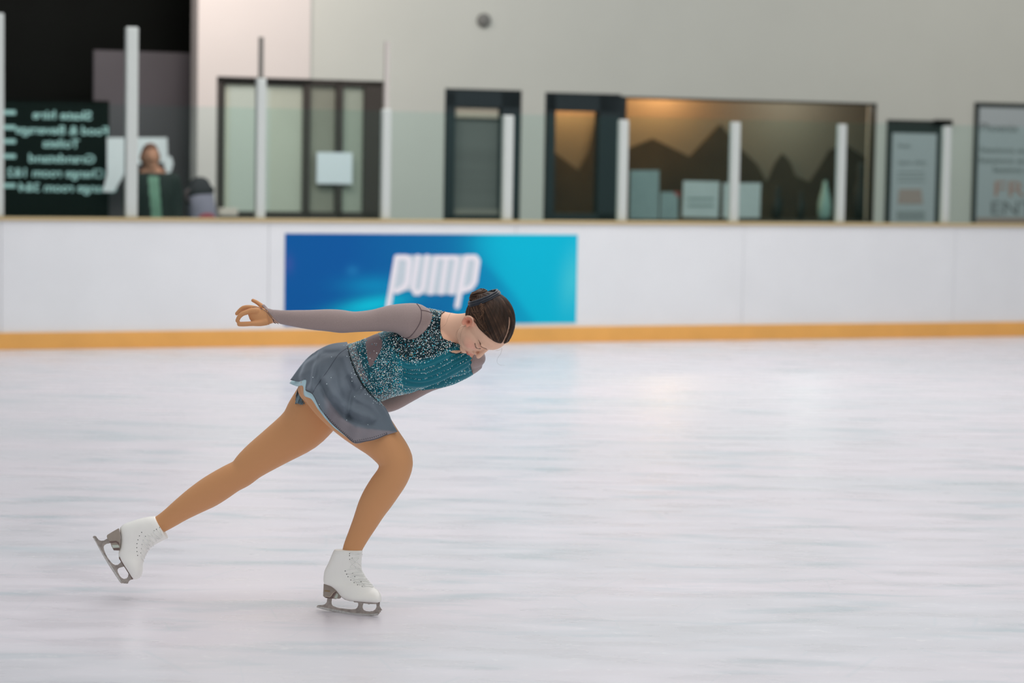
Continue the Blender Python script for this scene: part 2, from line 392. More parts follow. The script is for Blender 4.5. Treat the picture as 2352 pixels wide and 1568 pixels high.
for k, (x, y0, y1, r) in enumerate(((1783, 424, 502, 0.07), (1838, 436, 502, 0.05), (1975, 370, 502, 0.09))):
    s_, z_ = onw(x, y1, dd + 0.15); h = onw(x, y0, dd + 0.15)[1] - z_
    lab = ('dark round-topped object standing left on the desk behind the office window', 'small dark object standing left of the pale vase', 'tall black shape standing at the right end of the office window')[k]
    tag(lathe('figurine', WP(s_, dd + 0.15, zdesk + 0.001), [(r*.6, 0), (r, h*.15), (r, h*.55), (r*.45, h*.7), (r*.6, h*.88), (r*.2, h)], mat('dark_thing', (22, 30, 26), 0.6)), lab, 'ornament')

# --- posters right
def poster(name, x0, y0, x1, y1, fr, label):
    e = empty(name, WP(wx(x0), DW - 0.03, 0.9)); tag(e, label, 'poster')
    mb = MB(); pbox(mb, x0, y0, x1, y1, DW - 0.03, DW - 0.005); mb.build('poster_frame', mat('poster_frame', (26, 38, 34), 0.5), e)
    mb = MB(); pbox(mb, fr[0], fr[1], fr[2], fr[3], DW - 0.04, DW - 0.031); mb.build('poster_sheet', mat('poster_sheet', (176, 186, 188), 0.6), e)
    return e
M_t1 = mat('print_grey', (122, 128, 128), 0.7); M_t2 = mat('print_red', (180, 142, 128), 0.7); M_t3 = mat('print_light', (146, 156, 156), 0.7)
e = poster('poster', 2034, 276, 2166, 700, (2045, 306, 2146, 700), 'narrow framed notice with small grey and red printing left of the right-hand poster')
wall_text('lettering', 'Phoenix', 2062, 338, 2092, 9, DW - 0.04, M_t3, e); wall_text('lettering', 'open daily', 2062, 376, 2128, 10, DW - 0.04, M_t3, e)
for y in (394, 404, 414): sheet([(2062, y), (2124, y), (2124, y + 3), (2062, y + 3)], DW - 0.045, M_t3, None, e, 'printed_line')
sheet([(2066, 434), (2116, 434), (2120, 468), (2062, 468)], DW - 0.045, mat('print_tan', (168, 154, 146), 0.7), None, e, 'red_print')
sheet([(2060, 484), (2124, 484), (2124, 505), (2060, 505)], DW - 0.045, M_t3, None, e, 'printed_line')
mb = MB(); pbox(mb, 2150, 275, 2188, 288, DW - 0.08, DW - 0.035); mb.build('top_rail', M_black, e)
e = poster('poster', 2234, 238, 2480, 700, (2243, 249, 2470, 700), 'large framed poster with a dark heading and red words at the right edge')
wall_text('lettering', 'Phoenix', 2252, 301, 2338, 20, DW - 0.04, M_t1, e)
for x0, y, x1 in ((2250, 342, 2470), (2248, 366, 2470), (2280, 388, 2460)):
    wall_text('lettering', 'Sessions and lessons all week', x0, y + 7, x1 + 60, 13, DW - 0.04, mat('print_mid', (124, 134, 132), 0.7), e)
wall_text('lettering', 'FREE', 2284, 450, 2420, 36, DW - 0.04, M_t2, e)
wall_text('lettering', 'ENTRY', 2276, 492, 2440, 32, DW - 0.04, M_t1, e)
sheet([(2244, 500), (2470, 500), (2470, 540), (2244, 540)], DW - 0.045, mat('print_pink', (160, 140, 128), 0.7), None, e, 'red_print')
# wall speaker
s_, z_ = onw(1110, 47, DW)
o = lathe('smoke_detector', Vector((0, 0, 0)), [(0.075, 0), (0.075, 0.03), (0.05, 0.05), (0.02, 0.055)], mat('det', (120, 120, 116), 0.6))
o.matrix_world = Matrix.Translation(WP(s_, DW, z_)) @ (-ND).to_track_quat('Z', 'Y').to_matrix().to_4x4()
tag(o, 'small round grey fitting high on the white wall', 'wall fitting')

# --- stanchions and glass
M_post = mat('post_alu', (206, 212, 208), 0.45, metal=0.15)
M_rg = mat('rink_glass', (110, 150, 140), 0.06, spec=0.5, trans=0.985, tcol=(0.925, 0.985, 0.98))
posts = [(-6, 30, 27), (303, 62, 27), (600, 180, 22), (888, 250, 21), (1168, 265, 24), (1433, 275, 22), (1690, 280, 22), (1935, 285, 20), (2176, 290, 19), (2415, 292, 19)]
dP = 0.07
lb = ['at the far left picture edge', 'standing in front of the person in the lobby', 'in front of the blinds window', 'at the right end of the blinds window',
      'in front of the first dark door', 'between the glazed door and the office window', 'at the middle of the office window', 'near the right end of the office window', 'beside the narrow framed notice', 'past the right picture edge']
ps = []
zg = onw(1168, 262, dP)[1]
for k, (x, yt, wpx) in enumerate(posts):
    s_, z_ = onw(x, yt, dP); hw = wpx / 2 / 250
    ps.append((s_, hw))
    e = MB().box(s_ - hw, s_ + hw, dP - 0.03, dP + 0.05, zt, z_).build('glass_post', M_post, None, 0.012)
    tag(e, ('tall ' if k < 4 else 'short ') + 'light grey glass post ' + lb[k], 'post', 'glass posts on the rink boards')
    if k in (2, 3):
        zz = onw(x, 85 if k == 2 else 95, dP)[1]
        MB().box(s_ - 0.02, s_ + 0.02, dP - 0.01, dP + 0.03, z_, zz).build('upper_rod', mat('rod%d' % k, (130, 126, 120) if k == 2 else (198, 192, 186), 0.5), e)
lg = ['first', 'second', 'third', 'fourth', 'fifth', 'sixth', 'seventh', 'eighth', 'ninth']
for k in range(len(posts) - 1):
    tag(MB().box(ps[k][0] + ps[k][1] + 0.004, ps[k+1][0] - ps[k+1][1] - 0.004, dP - 0.001, dP + 0.011, zt + 0.001, zg).build('rink_glass', M_rg),
        'clear greenish rink glass pane, %s from the left above the boards' % lg[k], 'glass panel', 'glass panes on the rink boards')

# --- banner with lettering
bx0, bx1, by0, by1 = 655, 1327, 536, 748
NB, MBr = 220, 80
sa, za = onw(bx0, 536, -0.006); sb_, _ = onw(bx1, 537, -0.006); zb = onw(bx0, 748, -0.006)[1]
V = []; C = []
def lerp3(a, b, t): return a + (b - a) * t
def bl(u, v, cx, cy, rx, ry, ang=0.0):
    ca, sa_ = math.cos(ang), math.sin(ang); dx, dy = u - cx, v - cy
    x = (dx * ca + dy * sa_) / rx; y = (-dx * sa_ + dy * ca) / ry
    return math.exp(-(x * x + y * y))
deep = np.array(s2l((4, 92, 164))); mid = np.array(s2l((4, 124, 178))); cyan = np.array(s2l((0, 196, 226))); lcy = np.array(s2l((70, 208, 226)))
for j in range(MBr + 1):
    for i in range(NB + 1):
        u = i / NB; v = j / MBr; X = u * 672; Y = v * 212
        c = lerp3(deep, mid, min(1, max(0, (u - 0.2) / 0.5)))
        ed = 1 / (1 + math.exp(-((X - 445) + (60 - abs(Y - 20)) * 0.2) / 22))      # cyan field at right
        c = lerp3(c, cyan, ed * 0.92)
        # dark arc sweeping right-down
        yc = 62 + max(0, X - 440) ** 1.25 * 0.33
        if X > 380:
            tt = (Y - yc) / 20; c = lerp3(c, np.array(s2l((0, 140, 190))), min(1, 1 / (1 + math.exp(-tt * 3))) * max(0, 1 - (X - 430) / 260) * 0.95)
        c = lerp3(c, np.array(s2l((0, 205, 230))), 0.95 * bl(X, Y, 195, 165, 86, 21, -0.2))
        c = lerp3(c, np.array(s2l((0, 150, 200))), 0.8 * bl(X, Y, 200, 120, 70, 22, 0))
        c = lerp3(c, np.array(s2l((30, 130, 190))), 0.7 * bl(X, Y, 150, 85, 14, 12, 0))
        c = lerp3(c, lcy, 0.8 * bl(X, Y, 660, 110, 26, 70, 0.1))
        c = lerp3(c, np.array(s2l((70, 90, 170))), 0.5 * bl(X, Y, 8, 70, 12, 22, 0))
        V.append(WP(sa + (sb_ - sa) * u, -0.006, za + (zb - za) * v)); C.append(c)
Fc = [(j*(NB+1)+i, (j+1)*(NB+1)+i, (j+1)*(NB+1)+i+1, j*(NB+1)+i+1) for j in range(MBr) for i in range(NB)]
bn = mesh('banner', V, Fc, mat('banner_print', (0, 100, 180), 0.6, spec=0.15, vcol=True), None, False, np.array(C))
sm = bn.modifiers.new('solid', 'SOLIDIFY'); sm.thickness = 0.004; sm.offset = -1
tag(bn, 'blue and cyan banner reading pump in white slanted letters on the rink boards', 'banner')
def z7(x, y): return (840 + x / 7.35, 560 + y / 7.35)
def strokes(name, lines, wpx, d, m, parent):
    mb = MB(); seg = 0
    for ln in lines:
        pts = [z7(*p) for p in ln]
        for a, b2 in zip(pts[:-1], pts[1:]):
            a = Vector(a); b2 = Vector(b2); t = (b2 - a).normalized(); n = Vector((-t.y, t.x)) * wpx / 2
            poly = [a + n, a - n]
            for k in range(1, 6):
                an = math.pi * k / 6; poly.append
            arc = lambda c, t0, sgn: [c + (n * math.cos(math.pi * k / 6) + t0 * (wpx / 2) * math.sin(math.pi * k / 6)) * 1 for k in range(0, 7)]
            pl = arc(b2, t, 1) + [a + (-n * math.cos(math.pi * k / 6) - t * (wpx / 2) * math.sin(math.pi * k / 6)) for k in range(0, 7)]
            seg += 1; mb.poly([onw(p.x, p.y, d) for p in pl], d - 0.0005 * seg, d + 0.003)
    return mb.build(name, m, parent)
MB().poly([onw(*z7(x, y), -0.009) for x, y in ((520, 190), (1880, 190), (1910, 230), (1900, 400), (1830, 700), (1760, 790), (1560, 850), (1040, 850), (700, 780), (560, 830), (470, 820))], -0.009, -0.007).build(
    'logo_backing', mat('logo_grey', (206, 218, 226), 0.4), bn)
M_lw = mat('logo_white', (246, 242, 248), 0.4)
strokes('letter_p', [[(525, 225), (380, 1085)], [(525, 225), (690, 225), (735, 290), (700, 640), (650, 730), (520, 800)]], 12, -0.012, M_lw, bn)
strokes('letter_u', [[(880, 210), (800, 720), (830, 830), (900, 830), (965, 740), (1040, 210)]], 10, -0.012, M_lw, bn)
strokes('letter_m', [[(1190, 230), (1095, 830)], [(1190, 225), (1510, 225), (1540, 270), (1450, 830)], [(1365, 230), (1275, 830)]], 9.5, -0.012, M_lw, bn)
strokes('letter_p', [[(1700, 225), (1545, 1050)], [(1700, 225), (1850, 225), (1890, 290), (1840, 640), (1770, 740), (1620, 790)]], 12, -0.012, M_lw, bn)
# ================================================================== skater
KP = D0 / FPX                       # metres per picture pixel at the skater
def ring(c, A, B, n=28, e=1.0):
    out = []
    for i in range(n):
        a = 2 * math.pi * i / n; ca, sa_ = math.cos(a), math.sin(a)
        if e != 1.0: ca = math.copysign(abs(ca) ** e, ca); sa_ = math.copysign(abs(sa_) ** e, sa_)
        out.append(c + A * ca + B * sa_)
    return out
def loft(secs, n=28, e=1.0, caps=True):
    """secs: list of (centre, A, B) vectors; closed loft with rounded ends"""
    S = list(secs)
    if caps:
        def cap(c0, c1, A, B):
            d = (c0 - c1).normalized(); r = min(A.length, B.length)
            return [(c0 + d * r * 0.45, A * 0.86, B * 0.86), (c0 + d * r * 0.78, A * 0.55, B * 0.55), (c0 + d * r * 0.9, A * 0.2, B * 0.2)]
        S = cap(S[0][0], S[1][0], S[0][1], S[0][2])[::-1] + S + cap(S[-1][0], S[-2][0], S[-1][1], S[-1][2])
    V = []; F = []
    for c, A, B in S: V += ring(c, A, B, n, e)
    for j in range(len(S) - 1):
        for i in range(n): F.append((j*n+i, j*n+(i+1) % n, (j+1)*n+(i+1) % n, (j+1)*n+i))
    F.append(tuple(range(n))[::-1]); F.append(tuple((len(S)-1)*n+i for i in range(n)))
    return V, F
def catmull(pts, sub=4):
    """pts: list of tuples of floats, smooth interpolation"""
    a = np.array(pts, float); out = []
    for i in range(len(a) - 1):
        p0 = a[max(i-1, 0)]; p1 = a[i]; p2 = a[i+1]; p3 = a[min(i+2, len(a)-1)]
        for k in range(sub):
            t = k / sub
            out.append(0.5 * ((2*p1) + (-p0+p2)*t + (2*p0-5*p1+4*p2-p3)*t*t + (-p0+3*p1-3*p2+p3)*t**3))
    out.append(a[-1]); return np.array(out)
def limb(pts, sub=3, n=28, db=1.0, **k):
    """pts: (px, py, r_px, near[, r_depth_px]) centreline in picture pixels"""
    q = [tuple(p) if len(p) == 5 else (*p, p[2] * db) for p in pts]
    c = catmull(q, sub); secs = []
    for i in range(len(c)):
        t = c[min(i+1, len(c)-1)] - c[max(i-1, 0)]; t2 = Vector((t[0], t[1])).normalized()
        nx, ny = -t2.y, t2.x
        k_ = (D0 - c[i][3]) / FPX
        A = (RT * nx - UP * ny) * c[i][2] * k_; B = -FW * c[i][4] * k_
        secs.append((P(c[i][0], c[i][1], c[i][3]), A, B))
    return loft(secs, n, **k)
def pairs(pts, sub=3, n=28, e=1.0, xf=None, caps=True):
    """pts: (x1,y1,x2,y2,b_px,near)"""
    c = catmull([tuple(p) for p in pts], sub); secs = []
    for r in c:
        x1, y1, x2, y2, b, nr = r
        k_ = (D0 - nr) / FPX
        cc = P((x1+x2)/2, (y1+y2)/2, nr); A = (RT * (x1-x2) - UP * (y1-y2)) * 0.5 * k_; B = -FW * b * k_
        secs.append((cc, A, B))
    return loft(secs, n, e, caps)
class Acc:
    def __init__(s): s.v = []; s.f = []
    def add(s, vf):
        n = len(s.v); s.v += [tuple(x) for x in vf[0]]; s.f += [tuple(i + n for i in f) for f in vf[1]]; return s
def ellip(c, ax, n=20, m=14):
    """ax: three axis vectors"""
    V = [c + ax[2]]; F = []
    for j in range(1, m):
        t = math.pi * j / m
        for i in range(n):
            a = 2*math.pi*i/n; V.append(c + ax[0]*math.sin(t)*math.cos(a) + ax[1]*math.sin(t)*math.sin(a) + ax[2]*math.cos(t))
    V.append(c - ax[2]); b = len(V) - 1
    for i in range(n): F.append((0, 1+i, 1+(i+1) % n)); F.append((b, b-n+(i+1) % n, b-n+i))
    for j in range(m-2):
        for i in range(n): F.append((1+j*n+i, 1+(j+1)*n+i, 1+(j+1)*n+(i+1) % n, 1+j*n+(i+1) % n))
    return V, F
def tube(pts, r, n=8, taper=None):
    V = []; F = []; N = len(pts); prev = None
    for i, p in enumerate(pts):
        t = (pts[min(i+1, N-1)] - pts[max(i-1, 0)]).normalized()
        if prev is None:
            prev = t.orthogonal().normalized()
        prev = (prev - t * prev.dot(t)).normalized(); b = t.cross(prev)
        rr = r if taper is None else r * taper(i / (N-1))
        for k in range(n): a = 2*math.pi*k/n; V.append(p + prev * rr * math.cos(a) + b * rr * math.sin(a))
    for j in range(N-1):
        for i in range(n): F.append((j*n+i, j*n+(i+1) % n, (j+1)*n+(i+1) % n, (j+1)*n+i))
    F.append(tuple(range(n))[::-1]); F.append(tuple((N-1)*n+i for i in range(n)))
    return V, F
def remesh(acc, vox):
    me = bpy.data.meshes.new('tmp'); me.from_pydata(acc.v, [], acc.f)
    bm = bmesh.new(); bm.from_mesh(me); bmesh.ops.recalc_face_normals(bm, faces=bm.faces); bm.to_mesh(me); bm.free()
    o = bpy.data.objects.new('tmp', me); COL.objects.link(o)
    m = o.modifiers.new('r', 'REMESH'); m.mode = 'VOXEL'; m.voxel_size = vox
    dg = bpy.context.evaluated_depsgraph_get(); e = bpy.data.meshes.new_from_object(o.evaluated_get(dg))
    V = np.empty(len(e.vertices)*3, np.float32); e.vertices.foreach_get('co', V); V = V.reshape(-1, 3).astype(float)
    n = len(e.polygons); lt = np.empty(n, np.int32); e.polygons.foreach_get('loop_total', lt)
    lv = np.empty(len(e.loops), np.int32); e.loops.foreach_get('vertex_index', lv)
    assert (lt == 4).all()
    Q = lv.reshape(-1, 4)
    bpy.data.objects.remove(o); bpy.data.meshes.remove(me); bpy.data.meshes.remove(e)
    return V, Q
def smooth(V, Q, it, wt=None, lam=0.5):
    E = np.concatenate([Q[:, [0, 1]], Q[:, [1, 2]], Q[:, [2, 3]], Q[:, [3, 0]]]); E = np.concatenate([E, E[:, ::-1]])
    cnt = np.bincount(E[:, 0], minlength=len(V))[:, None].clip(1)
    V = V.copy(); wt = np.ones(len(V)) if wt is None else wt
    for _ in range(it):
        S = np.stack([np.bincount(E[:, 0], V[E[:, 1], k], len(V)) for k in range(3)], 1) / cnt
        V += (S - V) * (lam * wt)[:, None]
    return V
def normals(V, Q):
    n = np.cross(V[Q[:, 2]] - V[Q[:, 0]], V[Q[:, 3]] - V[Q[:, 1]]); N = np.zeros_like(V)
    for k in range(4): 
        for a in range(3): N[:, a] += np.bincount(Q[:, k], n[:, a], len(V))
    return N / np.linalg.norm(N, axis=1, keepdims=True).clip(1e-12)
def inpoly(x, y, poly):
    ins = np.zeros(x.shape, bool); n = len(poly)
    for i in range(n):
        x1, y1 = poly[i]; x2, y2 = poly[(i+1) % n]
        c = (y1 > y) != (y2 > y)
        with np.errstate(divide='ignore', invalid='ignore'):
            ins ^= c & (x < (x2 - x1) * (y - y1) / (y2 - y1 if y2 != y1 else 1e-9) + x1)
    return ins

# ------------------------------------------------ body control shapes (picture pixels + metres toward the viewer)
A_ = Acc()
# torso: back edge point, belly edge point, depth half-width, near
A_.add(pairs([(700, 868, 745, 928, 66, 0.0), (722, 832, 782, 936, 92, 0.0), (750, 808, 815, 930, 98, 0.0), (780, 796, 848, 928, 92, 0.01),
              (808, 790, 868, 922, 80, 0.02), (836, 780, 890, 914, 73, 0.03), (864, 768, 918, 902, 74, 0.035), (895, 758, 950, 894, 78, 0.04),
              (925, 742, 990, 883, 78, 0.04), (952, 724, 1042, 857, 70, 0.035), (978, 712, 1078, 832, 50, 0.03), (1000, 712, 1078, 815, 38, 0.035),
              (1020, 720, 1052, 792, 34, 0.045)], 3, 40))
# near (right) thigh, shank
A_.add(limb([(752, 866, 66, 0.06, 66), (762, 887, 69, 0.07, 66), (786, 918, 67, 0.075, 63), (822, 957, 61, 0.08, 58), (854, 989, 53, 0.085, 52), (880, 1016, 45, 0.09, 46),
             (902, 1043, 41, 0.09, 42), (910, 1064, 39, 0.09, 40), (902, 1092, 37.5, 0.085, 38), (884, 1119, 38, 0.068, 38), (867, 1145, 37, 0.052, 36),
             (853.5, 1168, 34, 0.038, 33), (839.5, 1197, 29.5, 0.024, 28), (823, 1230, 25, 0.010, 23), (810.5, 1257, 22.5, 0.001, 20), (802, 1285, 20, -0.002, 18)], 3, 32))
# far (left) leg stretched back
A_.add(limb([(752, 892, 60, -0.06, 58), (735, 925, 62, -0.08, 60), (715, 955, 61, -0.095, 58), (689, 986, 55, -0.11, 52), (642, 1019, 47, -0.13, 46), (597, 1050, 40.5, -0.145, 42),
             (573, 1069, 36.5, -0.15, 38), (555, 1086, 33.5, -0.155, 36), (532, 1098, 33.5, -0.16, 35), (506, 1114, 35, -0.17, 36), (479, 1131, 35, -0.18, 36),
             (449, 1149, 31.5, -0.19, 33), (417, 1170, 26.5, -0.20, 28), (392, 1188, 23, -0.207, 22), (372, 1201, 21, -0.214, 19), (345, 1216, 19, -0.218, 16)], 3, 32))
# near (right) arm
A_.add(limb([(968, 745, 34, 0.115, 36), (955, 736, 38, 0.13, 38), (932, 733, 36, 0.14, 36), (905, 731, 31, 0.145, 31), (880, 733, 27, 0.15, 27), (857, 736, 24, 0.15, 25),
             (815, 739, 22.5, 0.155, 24), (785, 738, 25.5, 0.15, 25), (755, 735.5, 24.5, 0.15, 24), (712, 734, 21.5, 0.145, 21), (670, 730.5, 17.5, 0.14, 16.5),
             (645, 728, 15, 0.135, 13), (628, 727, 15, 0.132, 12)], 3, 28))
A_.add(ellip(P(945, 745, 0.125), (RT * 36 * KP, UP * 34 * KP, FW * 36 * KP)))
A_.add(ellip(P(960, 748, 0.10), (RT * 42 * KP, UP * 44 * KP, FW * 40 * KP)))
# hand: palm and five fingers
A_.add(limb([(632, 727, 13, 0.132, 10), (620, 727, 17, 0.13, 10), (606, 727.5, 20, 0.13, 10), (592, 727, 19.5, 0.13, 9.5), (583, 723, 15, 0.13, 8.5), (578, 719, 10, 0.13, 8)], 3, 24))
A_.add(limb([(612, 738, 9, 0.136), (598, 742, 7.2, 0.142), (578, 743, 5.8, 0.148), (562, 744, 5.8, 0.148), (549, 744.3, 5.4, 0.145)], 3, 16))      # thumb
A_.add(limb([(590, 714, 8, 0.138), (578, 713.5, 6.8, 0.142), (566, 717, 6.0, 0.146), (556, 721, 5.6, 0.148), (549, 728, 5.2, 0.148), (545, 736.5, 4.8, 0.146)], 3, 16))   # index
A_.add(limb([(592, 710, 6.5, 0.122), (576, 705.5, 5.4, 0.120), (561, 706, 5.2, 0.118), (552, 711.5, 4.8, 0.116), (543.5, 720.5, 4.3, 0.114)], 3, 16))     # middle
A_.add(limb([(594, 712, 6.0, 0.108), (579, 708, 5.0, 0.102), (566, 709, 4.6, 0.098), (557, 715, 4.4, 0.096), (550, 723, 4.0, 0.094)], 3, 16))       # ring, hidden behind
A_.add(limb([(612, 715, 6.5, 0.118), (603, 704, 5.4, 0.110), (594, 697, 4.9, 0.104), (587, 692.5, 4.6, 0.100), (580.5, 689.5, 4.2, 0.098)], 3, 16))       # little finger raised
# far (left) arm
A_.add(limb([(1062, 812, 34, 0.0, 34), (1086, 822, 29, -0.02, 30), (1070, 836, 28, -0.05, 28), (1030, 858, 26, -0.075, 26), (985, 874, 24, -0.10, 24), (940, 898, 23.5, -0.12, 23),
             (905, 919, 22, -0.135, 22), (880, 926, 21, -0.15, 21), (850, 925, 19, -0.17, 19), (810, 915, 15, -0.19, 15), (780, 905, 13, -0.20, 12)], 3, 26))
A_.add(ellip(P(1082, 822, -0.01), (RT * 33 * KP, UP * 24 * KP, FW * 30 * KP)))
A_.add(limb([(785, 906, 13, -0.2, 10), (765, 900, 18, -0.203, 10), (748, 895, 18, -0.205, 9), (742, 893, 14, -0.205, 8)], 3, 20))
for (x1, y1, x2, y2, r_) in ((748, 884, 712, 872, 5.2), (745, 890, 703, 882, 5.4), (744, 897, 704, 892, 5.2), (745, 904, 712, 904, 4.6)):
    A_.add(limb([(x1, y1, r_ + 1, -0.205), ((x1+x2)/2, (y1+y2)/2, r_, -0.215), (x2, y2, r_ - 1, -0.23)], 3, 14))
A_.add(limb([(772, 905, 7.5, -0.20), (760, 918, 6, -0.195), (750, 924, 5.2, -0.19)], 3, 14))
# bust
for (x, y, nr, r_) in ((938, 838, 0.105, 36), (1005, 822, 0.06, 33)):
    A_.add(ellip(P(x, y, nr), (RT * r_ * KP, UP * r_ * KP, FW * r_ * 0.75 * KP)))
A_.add(limb([(985, 846, 30, -0.01, 34), (1030, 834, 30, -0.01, 32), (1068, 822, 27, -0.01, 28)], 3, 24))
# collar / shoulder bridge
A_.add(limb([(960, 733, 30, 0.11, 30), (995, 738, 26, 0.08, 30), (1025, 748, 30, 0.06, 32)], 3, 24))
A_.add(limb([(1082, 818, 22, 0.0, 26), (1062, 796, 22, 0.01, 24), (1040, 770, 28, 0.045, 30)], 3, 24))
# neck
A_.add(limb([(1012, 750, 36, 0.05, 36), (1035, 752, 34, 0.065, 34), (1055, 753, 33, 0.09, 33), (1078, 752, 35, 0.12, 34), (1096, 748, 38, 0.14, 36)], 3, 30))

# ------------------------------------------------ head
HC = P(1113, 746, 0.185); HS = 1.085
def cam3(x, y, z): return (RT * x + UP * y - FW * z)
hU = cam3(0.76, 0.09, 0.645).normalized()
hF = cam3(0.06, -0.99, 0.10); hF = (hF - hU * hF.dot(hU)).normalized()
hR = hF.cross(hU)
def H(r, f, u): return HC + (hR * r + hF * f + hU * u) * HS
def hel(c, rad, rot=0.0):
    ax = [hR * rad[0] * HS, hF * rad[1] * HS, hU * rad[2] * HS]
    return ellip(H(*c), ax, 26, 18)
A_.add(hel((0, -0.012, 0.025), (0.073, 0.094, 0.084)))
A_.add(hel((0, 0.022, 0.03), (0.064, 0.067, 0.062)))
A_.add(hel((0, 0.029, -0.03), (0.061, 0.059, 0.074)))
A_.add(hel((0, 0.034, -0.070), (0.047, 0.050, 0.038)))
A_.add(hel((0, 0.071, -0.094), (0.021, 0.019, 0.016)))
A_.add(hel((0, 0.066, -0.066), (0.029, 0.026, 0.024)))
for sx in (1, -1):
    A_.add(hel((sx*0.036, 0.053, -0.036), (0.025, 0.027, 0.028)))
    A_.add(hel((sx*0.026, 0.073, 0.020), (0.022, 0.011, 0.009)))
    A_.add(hel((sx*0.030, 0.068, -0.003), (0.0150, 0.0140, 0.0115)))
    A_.add(hel((sx*0.0105, 0.092, -0.040), (0.0065, 0.008, 0.0055)))
def htube(pts, taper=None, r=1.0, n=14):
    return tube([H(*p) for p in pts], r * HS, n, taper)
nb = [(0, 0.075, 0.016), (0, 0.083, 0.004), (0, 0.090, -0.010), (0, 0.098, -0.022), (0, 0.103, -0.031)]
A_.add(htube(nb, lambda t: 0.0070 + 0.0018 * t))
A_.add(hel((0, 0.1045, -0.0345), (0.0088, 0.0085, 0.0080)))
A_.add(hel((0, 0.089, -0.050), (0.009, 0.006, 0.010)))
A_.add(hel((0, 0.0905, -0.0655), (0.019, 0.009, 0.0052)))
A_.add(hel((0, 0.0895, -0.0745), (0.016, 0.0095, 0.0058)))
for sx in (1, -1):      # ears: shell, helix rim, lobe
    ear = [(a_, b_ - 0.004, c_ - 0.008) for a_, b_, c_ in ((sx*0.072, 0.010, 0.012), (sx*0.079, 0.002, 0.026), (sx*0.084, -0.012, 0.028), (sx*0.086, -0.021, 0.014), (sx*0.084, -0.020, -0.004), (sx*0.079, -0.012, -0.018), (sx*0.074, -0.002, -0.027), (sx*0.069, 0.006, -0.022))]
    ear = [tuple(p) for p in catmull(ear, 3)]
    A_.add(htube(ear, None, 0.0042, 10))
    A_.add(hel((sx*0.072, -0.010, -0.006), (0.0045, 0.017, 0.024)))
    A_.add(hel((sx*0.074, 0.006, -0.014), (0.0045, 0.005, 0.007)))
VB, QB = remesh(A_, 0.0026)
print('body verts', len(VB))
def head_coords(V):
    d = (V - np.array(HC)) / HS
    return d @ np.array(hR), d @ np.array(hF), d @ np.array(hU)
hr, hf, hu = head_coords(VB)
px_, py_, nr_ = project(VB)
headw = (np.sqrt(hr**2 + hf**2 + hu**2) < 0.135) & (px_ > 1050)
face = headw & (hf > 0.045)
handw = (px_ < 640) & (py_ < 760) | ((nr_ < -0.185) & (px_ < 800) & (py_ < 940) & (py_ > 860) & (px_ > 690))
wt = np.where(headw, 0.35, 1.0); wt = np.where(face, 0.22, wt); wt = np.where(handw, 0.12, wt)
# weld-softening for the big joints: many passes on torso, few on head and hands
VB = smooth(VB, QB, 16, wt)
NBo = normals(VB, QB)
hr, hf, hu = head_coords(VB); px_, py_, nr_ = project(VB)
# eye crease: press a fine closed-lid line and the corner of the mouth inwards
def press(V, N, c, rad, dep):
    d = np.sqrt(((hr - c[0]) / rad[0])**2 + ((hf - c[1]) / rad[1])**2 + ((hu - c[2]) / rad[2])**2)
    V -= N * (dep * np.exp(-d**2))[:, None]
for sx in (1, -1):
    press(VB, NBo, (sx*0.030, 0.080, 0.0125), (0.016, 0.02, 0.0035), 0.0030)
    press(VB, NBo, (sx*0.016, 0.080, 0.004), (0.005, 0.02, 0.010), 0.0035)
    press(VB, NBo, (sx*0.071, -0.008, -0.009), (0.02, 0.0075, 0.010), 0.008)
    press(VB, NBo, (sx*0.006, 0.099, -0.0440), (0.0030, 0.008, 0.0026), 0.0012)
press(VB, NBo, (0, 0.09, -0.0700), (0.017, 0.02, 0.0016), 0.0022)
NBo = normals(VB, QB)
# colours of the body surface
TIGHT = np.array(s2l((215, 156, 107))); SKIN = np.array(s2l((240, 194, 166))); LIP = np.array(s2l((200, 74, 72))); BLUSH = np.array(s2l((232, 158, 140)))
cb = np.tile(SKIN, (len(VB), 1))
tg = (py_ > 870) | (px_ < 862) & (py_ > 790) | (px_ < 800) & ~((px_ > 626) & (px_ < 662))
cb[tg] = TIGHT
hm = np.sqrt(hr**2 + hf**2 + hu**2) < 0.14
def spot(c, rad, colr, amt):
    d = ((hr - c[0]) / rad[0])**2 + ((hf - c[1]) / rad[1])**2 + ((hu - c[2]) / rad[2])**2
    a = (amt * np.exp(-d**2))[:, None] * hm[:, None]
    cb[:] = cb * (1 - a) + colr * a
for sx in (1, -1):
    spot((sx*0.042, 0.07, -0.030), (0.024, 0.04, 0.022), BLUSH, 0.55)
    spot((sx*0.076, -0.010, -0.008), (0.014, 0.026, 0.034), np.array(s2l((238, 152, 124))), 0.8)
    spot((sx*0.072, -0.008, -0.009), (0.010, 0.0075, 0.010), np.array(s2l((150, 62, 40))), 0.9)
    spot((sx*0.006, 0.098, -0.0445), (0.0036, 0.006, 0.0026), np.array(s2l((190, 120, 98))), 0.4)
    spot((sx*0.030, 0.078, 0.006), (0.018, 0.02, 0.008), np.array(s2l((206, 150, 132))), 0.55)
spot((0, 0.088, -0.0705), (0.0195, 0.02, 0.0105), LIP, 0.97)
spot((0, 0.088, -0.0702), (0.018, 0.02, 0.0014), np.array(s2l((110, 34, 36))), 0.8)

